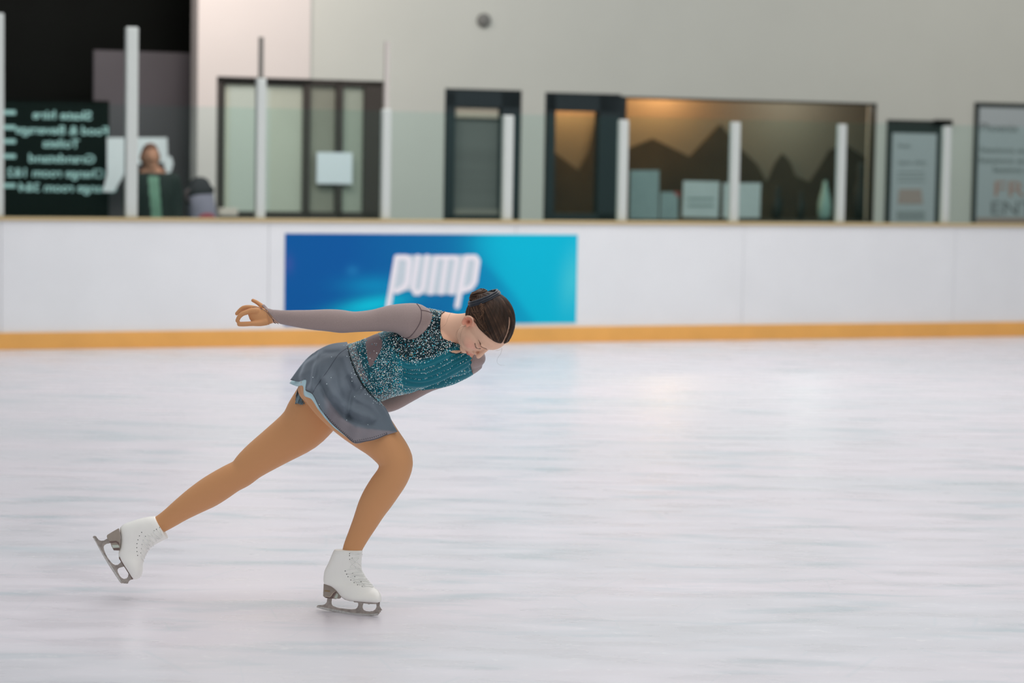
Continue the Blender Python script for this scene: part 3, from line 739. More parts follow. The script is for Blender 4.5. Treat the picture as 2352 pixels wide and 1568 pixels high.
sk = empty('person', WP(0, 0, 0)); sk.location = Vector((P(800, 1408).x, P(800, 1408).y, 0))
tag(sk, 'figure skater in teal and grey sparkling dress gliding on one skate, arms stretched back', 'person')
M_body = mat('skin_and_tights', (200, 150, 110), 0.55, spec=0.3, sheen=0.25, sheen_tint=(1.0, 0.85, 0.7), vcol=True, sss=0.0)
body = mesh('body', VB, QB, M_body, sk, True, cb)
bvh_body = BVHTree.FromPolygons([Vector(v) for v in VB], [tuple(int(i) for i in q) for q in QB])
print('min z body', VB[:, 2].min())
def cast(px, py, bvh=None):
    d = ray(px, py).normalized()
    h = (bvh or bvh_body).ray_cast(CAM, d)
    return h if h[0] is not None else None

# ------------------------------------------------ clothing cut from the body surface
def garment(name, mask, off, m, parent, colfn=None, disp=None, bsm=6, thick=0.0015, anyf=False):
    fm = mask[QB].any(1) if anyf else mask[QB].all(1); Q = QB[fm]
    # drop tiny islands: keep it simple, use the largest connected piece
    idx = np.unique(Q); mp = -np.ones(len(VB), int); mp[idx] = np.arange(len(idx)); Q = mp[Q]
    par = np.arange(len(idx))
    for _ in range(400):
        mn = par[Q].min(1); new = par.copy(); 
        for k in range(4): np.minimum.at(new, Q[:, k], mn)
        new = new[new]
        if (new == par).all(): break
        par = new
    r_, c_ = np.unique(par, return_counts=True); keep = par == r_[c_.argmax()]
    Q = Q[keep[Q].all(1)]; ids = np.unique(Q); mp2 = -np.ones(len(idx), int); mp2[ids] = np.arange(len(ids)); Q = mp2[Q]; idx = idx[ids]
    V = VB[idx].copy(); N = NBo[idx]
    # smooth the jagged border along itself
    E = np.concatenate([Q[:, [0, 1]], Q[:, [1, 2]], Q[:, [2, 3]], Q[:, [3, 0]]]); Es = np.sort(E, 1)
    u, inv, ct = np.unique(Es, axis=0, return_inverse=True, return_counts=True); B = u[ct == 1]
    Bb = np.concatenate([B, B[:, ::-1]]); bc = np.bincount(Bb[:, 0], minlength=len(V))
    isb = bc > 0
    for _ in range(bsm):
        S = np.stack([np.bincount(Bb[:, 0], V[Bb[:, 1], k], len(V)) for k in range(3)], 1) / bc[:, None].clip(1)
        V[isb] += (S[isb] - V[isb]) * 0.5
    x, y, nn = project(V)
    o_ = np.full(len(V), off)
    if disp is not None: o_ = o_ + disp(x, y, nn)
    V = V + N * o_[:, None]
    cols = colfn(x, y, nn) if colfn else None
    ob = mesh(name, V, Q, m, parent, True, cols)
    if thick:
        sd = ob.modifiers.new('solid', 'SOLIDIFY'); sd.thickness = thick; sd.offset = -1
    return ob, V, Q, x, y, nn
px_, py_, nr_ = project(VB)
arm_poly = [(598, 700), (612, 714), (624, 727), (637, 739), (652, 748), (690, 775), (780, 785), (862, 768), (905, 762), (925, 774), (940, 782), (957, 777),
            (975, 762), (988, 745), (993, 724), (985, 708), (972, 690), (900, 680), (700, 690)]
m_arm = inpoly(px_, py_, arm_poly) & (nr_ > 0.072 - (px_ > 930) * 0.06)
m_arm &= ~((py_ > 764) & (px_ < 900))
neck_poly = [(1030, 700), (1012, 718), (1010, 735), (1010, 760), (1016, 778), (1030, 784), (1052, 790), (1056, 794), (1062, 800), (1078, 796), (1100, 796), (1300, 800), (1300, 560), (1040, 560)]
m_neck = inpoly(px_, py_, neck_poly)
far_line = [(1075, 800), (1072, 815), (1076, 838), (1085, 852), (1140, 860), (1140, 790)]
# far arm: behind a depth threshold
m_far = (inpoly(px_, py_, far_line) & (nr_ < 0.05)) | ((nr_ < -0.085) & (px_ > 800) & (px_ < 1140) & (py_ > 832))
dist_far = np.full(len(VB), 9.0)
fa = catmull([(1086, 822, -0.02), (1070, 836, -0.05), (1030, 858, -0.075), (985, 874, -0.10), (940, 898, -0.12), (905, 919, -0.135), (880, 926, -0.15), (850, 925, -0.17), (810, 915, -0.19), (795, 910, -0.2)], 6)
FAW = np.array([P(a, b, c)[:] for a, b, c in fa])
for c_ in FAW: dist_far = np.minimum(dist_far, np.linalg.norm(VB - c_, axis=1))
m_far = (dist_far < 0.060) & ((px_ > 1074 + (py_ - 815) * 0.25) | (nr_ < -0.075) & (px_ < 1080)) 
m_far &= (px_ > 795) & (nr_ < 0.08)
def waist_x(y): return np.interp(y, [760, 785, 820, 852, 896, 921, 935, 960], [790, 797, 808, 820, 842, 868, 884, 905])
m_bod = (px_ > waist_x(py_) - 3) & (px_ < 1125) & (py_ > 690) & (py_ < 935) & ~m_neck & ~m_arm & ~m_far
m_bod &= ~((nr_ > 0.072) & (px_ < 925) & (py_ < 764) )
dist_leg = (py_ > 935)
m_bod &= ~dist_leg
hrad = np.sqrt(hr**2 + hf**2 + hu**2)
is_head = (hrad < 0.100) | ((hrad < 0.15) & (nr_ > 0.083) & (hu > -0.125) & (px_ > 1045))
m_bod &= ~is_head
m_bod &= ~(px_ > 1076 + (py_ - 815) * 0.25)
side_poly = [(838, 772), (868, 764), (879, 785), (878, 797), (870, 815), (855, 838), (849, 845), (843, 812)]
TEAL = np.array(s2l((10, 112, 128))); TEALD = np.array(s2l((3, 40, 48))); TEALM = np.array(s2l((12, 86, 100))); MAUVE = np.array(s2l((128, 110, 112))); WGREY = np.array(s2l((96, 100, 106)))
def yq(x, a, b, c): return a[1] + (b[1]-a[1]) * np.clip((x-a[0])/(b[0]-a[0]), 0, 1)**0.8 + 0*x
FOLD = [[(895, 800), (925, 832), (960, 834), (1000, 824), (1062, 792)], [(895, 812), (925, 846), (960, 849), (1000, 838), (1068, 803)], [(895, 838), (925, 856), (962, 863), (1005, 852), (1078, 812)],
        [(895, 858), (925, 872), (965, 878), (1010, 865), (1085, 824)], [(895, 888), (925, 895), (965, 894), (1012, 880), (1092, 838)]]
FOLDC = [catmull(f, 8) for f in FOLD]
def foldv(x, y):
    ys = np.stack([np.interp(x, f[:, 0], f[:, 1]) for f in FOLDC])
    v = np.full(x.shape, -1.0)
    v = np.where(y < ys[0], (y - ys[0]) / 20, v)
    for k in range(4):
        mk = (y >= ys[k]) & (y < ys[k+1]); v = np.where(mk, k + (y - ys[k]) / (ys[k+1] - ys[k]).clip(1), v)
    return np.where(y >= ys[4], 4.0, v)
def dr_w(x, y): return np.clip((x - 895) / 30, 0, 1) * (foldv(x, y) > 0)
def bod_disp(x, y, nn):
    v = foldv(x, y); return np.where(nn > -0.02, dr_w(x, y) * 0.0075 * (0.5 + 0.5 * np.cos(2 * np.pi * v * 1.5 + 0.4)) * np.clip(v * 2, 0, 1), 0)
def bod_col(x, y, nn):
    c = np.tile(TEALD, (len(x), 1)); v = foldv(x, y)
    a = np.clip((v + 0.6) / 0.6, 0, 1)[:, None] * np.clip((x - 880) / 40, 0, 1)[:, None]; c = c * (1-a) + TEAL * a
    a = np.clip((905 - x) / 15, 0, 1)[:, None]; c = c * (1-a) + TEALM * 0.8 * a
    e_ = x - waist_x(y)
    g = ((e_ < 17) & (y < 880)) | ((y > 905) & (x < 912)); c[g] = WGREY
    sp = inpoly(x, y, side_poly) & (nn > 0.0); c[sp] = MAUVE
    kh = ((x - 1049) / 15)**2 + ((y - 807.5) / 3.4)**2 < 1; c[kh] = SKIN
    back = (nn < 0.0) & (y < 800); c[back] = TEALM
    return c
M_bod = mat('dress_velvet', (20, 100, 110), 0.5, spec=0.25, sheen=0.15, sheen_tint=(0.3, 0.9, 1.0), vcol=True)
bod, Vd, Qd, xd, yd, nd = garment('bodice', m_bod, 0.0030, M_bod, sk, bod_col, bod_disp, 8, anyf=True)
M_sleeve = mat('sleeve_mesh', (164, 146, 142), 0.7, spec=0.2, sheen=0.5, sheen_tint=(0.75, 0.82, 0.95), noise=(260, 0.05))
slv, *_ = garment('sleeve', m_arm, 0.0022, M_sleeve, sk, bsm=8)
slf, *_ = garment('sleeve', m_far, 0.0022, M_sleeve, sk, bsm=8)

def surf_line(name, pts, r, m, parent, bvh=None, lift=0.003, sub=8, n=6, taper=None):
    c = catmull(pts, sub); out = []
    for x, y in c:
        h = cast(x, y, bvh)
        if h: out.append(h[0] + h[1] * lift if h[1].dot(FW) < 0 else h[0] - FW * lift)
    if len(out) < 3: return None
    # median-smooth the depth a little
    for _ in range(2):
        out = [out[0]] + [(out[i-1] + out[i] * 2 + out[i+1]) / 4 for i in range(1, len(out)-1)] + [out[-1]]
    V, F = tube(out, r, n, taper); return mesh(name, V, F, m, parent, True)
M_seam = mat('seam_mauve', (104, 88, 92), 0.7)
surf_line('seam', [(957, 699), (963, 706), (967, 716), (966, 733), (960, 748), (950, 763), (940, 773), (930, 777), (925, 775)], 0.0016, M_seam, slv)
surf_line('seam', [(966, 713), (980, 715), (992, 720)], 0.0012, M_seam, slv)
surf_line('sleeve_edge', [(600, 709), (613, 717), (625, 730), (638, 741), (652, 748)], 0.0009, mat('edge_slate', (84, 84, 98), 0.7), slv)
surf_line('seam', [(1071, 812), (1073, 822), (1074, 838)], 0.0014, mat('seam_light', (128, 140, 156), 0.6), slf)
surf_line('neckline_binding', [(1029, 713), (1013, 722), (1010, 740), (1010, 762), (1016, 778), (1030, 785), (1050, 790)], 0.0018, mat('binding', (10, 38, 44), 0.5), bod)
bvb = BVHTree.FromPolygons([Vector(v) for v in Vd], [tuple(int(i) for i in q) for q in Qd])
surf_line('keyhole_edge', [(1031, 807), (1042, 811.5), (1054, 811), (1060, 808)], 0.0013, MATS['binding'], bod, bvb, 0.0006)
# sleeve point reaching the middle finger
surf_line('finger_loop', [(580, 706), (592, 707), (603, 711)], 0.0008, MATS['edge_slate'], slv)

# rhinestones on the bodice
M_stone = mat('rhinestone', (200, 230, 235), 0.15, spec=0.9, vcol=True)
tri_a = Vd[Qd]; fa_ = np.linalg.norm(np.cross(tri_a[:, 2] - tri_a[:, 0], tri_a[:, 3] - tri_a[:, 1]), axis=1) / 2
rng = np.random.default_rng(5)
cx, cy, cn = project(tri_a.mean(1)); Nd = normals(Vd, Qd)
vv = foldv(cx, cy); dens = np.full(len(Qd), 0.55)
onl = np.zeros(len(Qd))
for k_ in (0.0, 1.0, 1.65, 2.55, 3.9): onl = np.maximum(onl, np.exp(-((vv - k_) / 0.10)**2))
drape = (vv > 0.05) & (cx > 905)
dens = np.where(drape, 0.02 + 1.1 * onl, 1.0)
dens = np.where((cx < 925) & (cy > 830), 1.9, dens)
dens = np.where((cx < 905) & (cx > 860) & (cy > 800) & (cy <= 830), 1.5, dens)
dens = np.where(cx - waist_x(cy) < 38, np.where(cy < 850, 0.55, 1.2), dens)
dens = np.where((cx - waist_x(cy) < 17), 1.4, dens)
dens = np.where(inpoly(cx, cy, side_poly) & (cn > 0), 0.03, dens)
dens = np.where(cx - 0 > 1000, dens * 1.0, dens); dens = np.where(cn < -0.02, dens * 0.35, dens)
pr = fa_ * dens; pr /= pr.sum(); NST = 7000
pick = rng.choice(len(Qd), NST, p=pr)
STC = [s2l(c) for c in ((252, 254, 255), (232, 248, 250), (170, 240, 246), (60, 210, 228), (10, 160, 190), (250, 228, 220), (246, 234, 180), (226, 240, 244))]
SV = []; SF = []; SCc = []; placed = {}
for f in pick:
    uv = rng.random(2); q = Qd[f]; c = (Vd[q[0]]*(1-uv[0]) + Vd[q[1]]*uv[0])*(1-uv[1]) + (Vd[q[3]]*(1-uv[0]) + Vd[q[2]]*uv[0])*uv[1]
    n_ = Vector(Nd[q[0]]); key = tuple(np.floor(c / 0.0044).astype(int))
    if key in placed: continue
    placed[key] = 1
    t1 = n_.orthogonal().normalized(); t2 = n_.cross(t1); rr = rng.choice([0.0011, 0.0015, 0.0019, 0.0026], p=[.3, .35, .25, .1]); b0 = len(SV); cc = Vector(c)
    for k_ in range(6): a = k_ * math.pi / 3; SV.append(cc + (t1*math.cos(a) + t2*math.sin(a)) * rr)
    for k_ in range(6): a = k_ * math.pi / 3; SV.append(cc + (t1*math.cos(a) + t2*math.sin(a)) * rr * 0.55 + n_ * rr * 0.7)
    for k_ in range(6): SF.append((b0+k_, b0+(k_+1) % 6, b0+6+(k_+1) % 6, b0+6+k_))
    SF.append(tuple(b0+6+k_ for k_ in range(6)))
    col_ = STC[rng.choice(8, p=[.30, .18, .13, .12, .10, .06, .03, .08])]; SCc += [col_] * 12
st = mesh('rhinestones', SV, SF, M_stone, bod, False, np.array(SCc)); tag(st, kind='stuff')
print('stones', len(placed))

# ------------------------------------------------ skirt
def front_surface(rows, name, m, parent, margin, nu=60, vcols=None, fold=None, back_near=-0.14, thick=0.0012, subrow=6):
    """rows: list of polylines (px,py,near) from the back edge round the near side to the front edge; returns closed tube:
    near side as given (pushed clear of the body), far side mirrored behind"""
    R = []
    for rw in rows:
        c = catmull(rw, 12); d = np.concatenate([[0], np.cumsum(np.linalg.norm(np.diff(c[:, :2], axis=0), axis=1))]); d /= d[-1]
        R.append(np.stack([np.interp(np.linspace(0, 1, nu), d, c[:, k]) for k in range(3)], 1))
    R = np.array(R)                      # rows x nu x 3
    G = np.stack([catmull(R[:, i], subrow) for i in range(nu)], 1)      # fine rows x nu x 3
    nr = len(G); V = []
    nz = np.zeros((nr, nu)); lim = np.full((nr, nu), -9.0)
    for j in range(nr):
        for i in range(nu):
            x, y, z = G[j, i]; h = cast(x, y); v_ = j / (nr-1); u_ = i / (nu-1)
            if fold is not None: z = z + fold(u_, v_, x, y)
            if h:
                hz = D0 - (h[0] - CAM).dot(FW)
                if hz < z + 0.2: lim[j, i] = hz + margin
                if hz > z - margin and hz < z + 0.2: z = hz + margin
            nz[j, i] = z
    for _ in range(3):                   # soften the contact relief, never below contact
        q = nz.copy(); q[1:-1, 1:-1] = (nz[1:-1, 1:-1]*2 + nz[:-2, 1:-1] + nz[2:, 1:-1] + nz[1:-1, :-2] + nz[1:-1, 2:]) / 6; nz = np.maximum(q, lim)
    for j in range(nr):
        for i in range(nu): V.append(P(G[j, i, 0], G[j, i, 1], nz[j, i]))
        # far side, from front edge back to back edge
        for i in range(nu-2, 0, -1):
            v_ = j / (nr-1); a = math.sin(math.pi * i / (nu-1))
            e0, e1 = nz[j, 0], nz[j, -1]; base = e0 + (e1-e0) * i/(nu-1)
            z = base - a * (0.13 + 0.05 * v_)
            x = G[j, i, 0]*0.8 + 0.2*(G[j, 0, 0]*(1-i/(nu-1)) + G[j, -1, 0]*i/(nu-1)); y = G[j, i, 1]*0.72 + 0.28*(G[j, 0, 1]*(1-i/(nu-1)) + G[j, -1, 1]*i/(nu-1))
            y -= 6 * a * v_
            V.append(P(x, y, z))
    per = nu + nu - 2; F = []
    for j in range(nr-1):
        for i in range(per): F.append((j*per+i, (j+1)*per+i, (j+1)*per+(i+1) % per, j*per+(i+1) % per))
    cols = None
    if vcols: cols = np.array([vcols((i if i < nu else 2*nu-2-i)/(nu-1), j/(nr-1), *G[j, i if i < nu else 2*nu-2-i, :2]) for j in range(nr) for i in range(per)])
    o = mesh(name, V, F, m, parent, True, cols)
    sd = o.modifiers.new('solid', 'SOLIDIFY'); sd.thickness = thick; sd.offset = 0
    return o
waist = [(797, 785, 0.02), (801, 798, 0.09), (808, 822, 0.135), (819, 850, 0.15), (838, 888, 0.15), (862, 915, 0.12), (884, 934, 0.05)]
mid1 = [(752, 793, 0.00), (762, 822, 0.10), (770, 850, 0.15), (782, 880, 0.17), (808, 915, 0.175), (845, 940, 0.15), (893, 950, 0.06)]
mid2 = [(706, 822, -0.01), (722, 845, 0.09), (735, 868, 0.15), (750, 905, 0.18), (786, 945, 0.19), (838, 968, 0.17), (902, 972, 0.07)]
hem = [(667, 872, -0.01), (686, 876, 0.04), (703, 872, 0.09), (702, 896, 0.14), (718, 906, 0.165), (735, 938, 0.18), (762, 972, 0.19), (788, 996, 0.195), (814, 1017.5, 0.195), (840, 1014, 0.19), (866, 1008, 0.18), (890, 998, 0.15), (913, 991, 0.09)]
def seg_d(x, y, pl):
    best = 1e9; sgn = 1
    for (x1, y1), (x2, y2) in zip(pl[:-1], pl[1:]):
        dx, dy = x2-x1, y2-y1; t = max(0, min(1, ((x-x1)*dx + (y-y1)*dy) / (dx*dx+dy*dy))); d = math.hypot(x-x1-t*dx, y-y1-t*dy)
        if d < best: best = d; sgn = 1 if dx*(y-y1) - dy*(x-x1) > 0 else -1
    return best * sgn
BAND = [(728, 880), (746, 905), (762, 931), (790, 963), (817, 980), (844, 985), (878, 988), (920, 992)]
CREASE = [([(724, 812), (713, 840), (707, 876)], 5, -0.022), ([(731, 815), (722, 845), (716, 890)], 7, 0.012), ([(735, 880), (752, 915), (785, 952), (830, 972), (900, 975)], 6, -0.009), ([(745, 870), (765, 905), (800, 940), (850, 958)], 7, 0.006),
          ([(800, 868), (812, 900), (822, 902), (832, 888)], 5, -0.010), ([(806, 905), (800, 935), (803, 960)], 6, -0.008), ([(776, 810), (745, 812), (722, 830)], 5, -0.006), ([(790, 820), (800, 850), (815, 880)], 6, 0.007),
          ([(820, 915), (850, 930), (880, 960)], 6, 0.006), ([(770, 850), (775, 890), (790, 920)], 8, -0.006)]
STEP = [(728, 800), (718, 830), (709, 860), (704, 900)]
def fold_fn(u, v, x, y):
    z = v * (0.010 * math.sin(u * 17 + v * 2.0) + 0.003 * math.sin(u * 41 + 1.3 + v * 3))
    z += 0.012 * min(1, v * 2) / (1 + math.exp(max(-30, min(30, seg_d(x, y, STEP) / 1.3))))
    for pl, wd, am in CREASE: z += am * math.exp(-(seg_d(x, y, pl) / wd)**2)
    return z * 2.6 + 0.018 * v - 0.004 / (1 + math.exp(-seg_d(x, y, BAND)))
SG = np.array(s2l((112, 122, 132))); SB = np.array(s2l((94, 110, 120))); SL_ = np.array(s2l((142, 136, 142)))
def skirt_col(u, v, x, y):
    c = SG * (1 - 0.35*v*u) + SB * 0.35*v*u
    a = max(0, min(1, (x - 742) / 18)) / (1 + math.exp(-seg_d(x, y, BAND) * 1.5)); return c * (1-a) + SL_ * a
M_skirt = mat('skirt_chiffon', (110, 116, 128), 0.75, spec=0.2, sheen=0.5, sheen_tint=(0.7, 0.8, 0.9), noise=(9, 0.10), vcol=True, trans=0.05)
skirt = front_surface([waist, mid1, mid2, hem], 'skirt', M_skirt, sk, 0.006, 150, skirt_col, fold_fn, subrow=16)
M_blue = mat('lining_pale_blue', (196, 232, 240), 0.7, sheen=0.3)
hem2 = [(665, 880, -0.02), (682, 887, 0.02), (696, 886, 0.06), (699, 908, 0.10), (716, 917, 0.125), (733, 943, 0.15), (760, 975, 0.155), (786, 996, 0.16), (812, 1013, 0.16), (838, 1010, 0.16), (864, 1004, 0.15), (888, 994, 0.12), (908, 987, 0.07)]
mid2b = [(708, 826, -0.02), (724, 848, 0.06), (737, 870, 0.12), (752, 906, 0.15), (787, 945, 0.16), (836, 965, 0.14), (898, 968, 0.05)]
mid1b = [(755, 797, 0.0), (764, 824, 0.08), (772, 850, 0.12), (784, 880, 0.14), (808, 912, 0.145), (843, 936, 0.12), (888, 945, 0.05)]
lin = front_surface([[(a, b, c-0.02) for a, b, c in waist], mid1b, mid2b, hem2], 'skirt_lining', M_blue, sk, 0.0025, 84, None, lambda u, v, x, y: v*0.006*math.sin(u*60), subrow=6)
lin['label'] = 'pale blue ruffled underlayer of the skirt'
def bvh_of(o): 
    return BVHTree.FromPolygons([v.co.copy() for v in o.data.vertices], [tuple(p.vertices) for p in o.data.polygons])
bs = bvh_of(skirt)
M_hem = mat('hem_stitch', (62, 60, 68), 0.6)
surf_line('hem_edge', [(668, 872), (686, 876), (701, 871)], 0.0011, M_hem, skirt, bs, 0.002)
surf_line('hem_edge', [(703, 895), (718, 905), (735, 937), (762, 971), (788, 995), (813, 1016)], 0.0011, M_hem, skirt, bs, 0.002)
surf_line('hem_edge', [(815, 1016), (840, 1013), (866, 1007), (889, 997)], 0.0011, M_hem, skirt, bs, 0.002)
surf_line('seam', [(800, 798), (780, 812), (765, 832), (748, 858), (728, 885), (718, 903)], 0.0009, mat('seam_skirt', (74, 78, 92), 0.7), skirt, bs, 0.001)
hl = Acc()
for a_, b_2, n_ in (((745, 951), (813, 1014), 20), ((817, 1014), (888, 996), 16)):
    for i in range(n_):
        t = i/(n_-1); x = a_[0]+(b_2[0]-a_[0])*t; y = a_[1]+(b_2[1]-a_[1])*t - math.sin(math.pi*t)*(-3 if a_[0] < 800 else -2) - 2.2
        h = cast(x, y, bs)
        if h: hl.add(ellip(h[0] - FW*0.002, (RT*0.0016, UP*0.0016, FW*0.0012), 6, 4))
if hl.v: tag(mesh('hem_beads', hl.v, hl.f, M_hem, skirt), kind='stuff')
ws = Acc()
for i in range(60):                      # scattered stones on the skirt and along the shaded waist gap
    x = rng.uniform(705, 880); y = rng.uniform(800, 985)
    if i > 14: t = rng.random(); y = 790 + t*140; x = float(waist_x(np.array(y))) + rng.normal(-4, 5)
    h = cast(x, y, bs)
    if h: ws.add(ellip(h[0] - FW*0.0015, (RT*0.0019, UP*0.0019, FW*0.0015), 6, 4))
tag(mesh('scattered_stones', ws.v, ws.f, mat('stone_white', (225, 240, 245), 0.2, spec=0.9), skirt), kind='stuff')
surf_line('waist_gap_shade', [(798, 795), (803, 815), (810, 836), (822, 864), (840, 893), (856, 911), (872, 925)], 0.0030, mat('gap_shade_dark', (10, 34, 38), 0.7), bod, bs, 0.0005, taper=lambda t: 0.5 + 0.8*math.sin(math.pi*t))  # dark tube stands in for the shade in the gap between skirt and bodice
# ruffled briefs edge below the far hip
br = Acc()
c = catmull([(681, 905, -0.03), (679, 918, -0.035), (676, 926, -0.04), (684, 926, -0.0), (692, 929, 0.0), (700, 926, 0.0)], 8)
VV = []; 
for i, (x, y, z) in enumerate(c):
    w_ = 2.5*math.sin(i*1.7)
    VV += [P(x+6, y-24, z-0.005), P(x+3, y-11, z+0.004*math.sin(i*1.1)), P(x-0.5+w_*0.4, y+w_*0.6, z+0.008*math.sin(i*1.7))]
FF = [(3*i+k, 3*i+k+1, 3*(i+1)+k+1, 3*(i+1)+k) for i in range(len(c)-1) for k in (0, 1)]
o = mesh('briefs_ruffle', VV, FF, mat('ruffle_slate', (112, 140, 152), 0.7, sheen=0.3), sk, True); sd = o.modifiers.new('s', 'SOLIDIFY'); sd.thickness = 0.0015
o['label'] = 'slate blue ruffle edge of the briefs'

# glove cuff and wrist band
def ringtube(x, y, nr, tx, ty, ra, rb, r, name, m, parent):
    t = Vector((tx, ty)).normalized(); A = (RT * -t.y - UP * t.x) * ra * KP; B = -FW * rb * KP; c = P(x, y, nr)
    pts = [c + A*math.cos(a) + B*math.sin(a) for a in np.linspace(0, 2*math.pi, 33)]
    V, F = tube(pts, r, 8); return mesh(name, V, F, m, parent, True)
M_glove = mat('glove_tan', (208, 150, 104), 0.6, sheen=0.3)
surf_line('glove_cuff', [(616, 710), (614, 718), (616, 728), (618, 738), (617, 746)], 0.0022, M_glove, sk, None, 0.0004)
surf_line('wrist_band', [(627, 733), (629, 739), (634, 742.5)], 0.0014, mat('band_black', (30, 22, 22), 0.6), sk, None, 0.0006)

# ------------------------------------------------ hair
def hairline(r, f):
    a = np.abs(r)
    h = np.interp(f, [-0.12, -0.075, -0.05, -0.025, -0.012, 0.006, 0.02, 0.035, 0.05, 0.065, 0.08], [-0.055, -0.062, -0.052, -0.036, 0.020, 0.026, 0.034, 0.046, 0.057, 0.067, 0.080])
    return h
px_, py_, nr_ = project(VB); hr, hf, hu = head_coords(VB)
rad = np.sqrt(hr**2 + hf**2 + hu**2)
m_ear = (np.abs(hr) > 0.0725) & (hu < 0.026) & (hf > -0.034)
m_hair = (rad < 0.14) & (hu > hairline(hr, hf)) & ~((hf < 0.0) & (hu < -0.02) & (rad > 0.125)) & ~m_ear
part = (np.abs(hr) < 0.0030) & (hf > -0.02) & (hu > 0.03)
M_hair = mat('hair_brown', (58, 44, 36), 0.55, spec=0.25, vcol=True)
HB = [np.array(s2l(c)) for c in ((44, 31, 22), (66, 46, 34), (92, 67, 50), (124, 94, 72), (26, 19, 14))]
def hair_garment():
    mk = m_hair & ~part
    fm = mk[QB].all(1); Q = QB[fm]; idx = np.unique(Q); mp = -np.ones(len(VB), int); mp[idx] = np.arange(len(idx)); Q = mp[Q]
    V = VB[idx].copy(); N = NBo[idx]
    r_, f_, u_ = hr[idx], hf[idx], hu[idx]
    edge = np.clip((u_ - hairline(r_, f_)) / 0.014, 0, 1); pe = np.clip((np.abs(r_) - 0.002) / 0.010, 0, 1)
    ang = np.arctan2(r_, f_ + 0.15)
    ridg = 0.0012 * np.sin(ang * 70 + u_ * 60) + 0.0008 * np.sin(ang * 150 + 2)
    off = (0.0015 + 0.0065 * edge ** 0.6 * (0.35 + 0.65 * pe ** 0.5) + ridg * edge)
    V = smooth(V + N * off[:, None], Q, 2)
    E = np.concatenate([Q[:, [0, 1]], Q[:, [1, 2]], Q[:, [2, 3]], Q[:, [3, 0]]]); u_e, ct = np.unique(np.sort(E, 1), axis=0, return_counts=True); B = u_e[ct == 1]
    Bb = np.concatenate([B, B[:, ::-1]]); bc = np.bincount(Bb[:, 0], minlength=len(V)); isb = bc > 0
    for _ in range(10):
        S = np.stack([np.bincount(Bb[:, 0], V[Bb[:, 1], k], len(V)) for k in range(3)], 1) / bc[:, None].clip(1)
        V[isb] += (S[isb] - V[isb]) * 0.5
    mixv = (0.5 + 0.5 * np.sin(ang * 90 + u_ * 80))[:, None]; cols = HB[0] * (1 - mixv) + HB[1] * mixv
    o = mesh('hair', V, Q, M_hair, sk, True, cols)
    sd = o.modifiers.new('s', 'SOLIDIFY'); sd.thickness = 0.002; sd.offset = -1
    return o, V, Q
BUN = P(1101, 681, 0.185)
bun_ax = cam3(-0.38, 0.90, 0.16).normalized()
def hair_nodes():
    m = mat('hair_cap', (70, 52, 41), 0.55, spec=0.22); nt = m.node_tree; b = nt.nodes['Principled BSDF']; L = nt.links.new
    g = nt.nodes.new('ShaderNodeNewGeometry')
    def vm(op, a, b2=None, out=0):
        n = nt.nodes.new('ShaderNodeVectorMath'); n.operation = op
        for k, q in enumerate((a, b2)):
            if q is None: continue
            if isinstance(q, (tuple, Vector)): n.inputs[k].default_value = q
            else: L(q, n.inputs[k])
        return n
    d = vm('SUBTRACT', g.outputs['Position'], tuple(BUN)).outputs[0]
    dt = vm('DOT_PRODUCT', d, tuple(bun_ax)).outputs['Value']
    sc = nt.nodes.new('ShaderNodeVectorMath'); sc.operation = 'SCALE'; sc.inputs[0].default_value = tuple(bun_ax); L(dt, sc.inputs['Scale'])
    p = vm('NORMALIZE', vm('SUBTRACT', d, sc.outputs[0]).outputs[0]).outputs[0]
    nz = nt.nodes.new('ShaderNodeTexNoise'); nz.inputs['Scale'].default_value = 15; nz.inputs['Detail'].default_value = 9; nz.inputs['Roughness'].default_value = 0.75; L(p, nz.inputs['Vector'])
    n2 = nt.nodes.new('ShaderNodeTexNoise'); n2.inputs['Scale'].default_value = 22; n2.inputs['Detail'].default_value = 3; L(g.outputs['Position'], n2.inputs['Vector'])
    ad = nt.nodes.new('ShaderNodeMath'); ad.operation = 'MULTIPLY_ADD'; ad.inputs[1].default_value = 0.35; L(n2.outputs['Fac'], ad.inputs[0]); L(nz.outputs['Fac'], ad.inputs[2])
    cr = nt.nodes.new('ShaderNodeValToRGB'); e = cr.color_ramp.elements
    e[0].position = 0.48; e[0].color = (*HB[4]*0.8, 1); e[1].position = 0.88; e[1].color = (*HB[3], 1)
    x = e.new(0.62); x.color = (*HB[0], 1); x = e.new(0.74); x.color = (*HB[1], 1)
    L(ad.outputs[0], cr.inputs[0]); L(cr.outputs[0], b.inputs['Base Color'])
    bp = nt.nodes.new('ShaderNodeBump'); bp.inputs['Strength'].default_value = 0.7; bp.inputs['Distance'].default_value = 0.0015
    L(nz.outputs['Fac'], bp.inputs['Height']); L(bp.outputs[0], b.inputs['Normal'])
    return m
M_cap_hair = hair_nodes()
hair, Vh, Qh = hair_garment()
hair.data.materials.clear(); hair.data.materials.append(M_cap_hair)
bvh_h = BVHTree.FromPolygons([Vector(v) for v in Vh], [tuple(int(i) for i in q) for q in Qh])
hc0 = H(0, -0.012, 0.015)
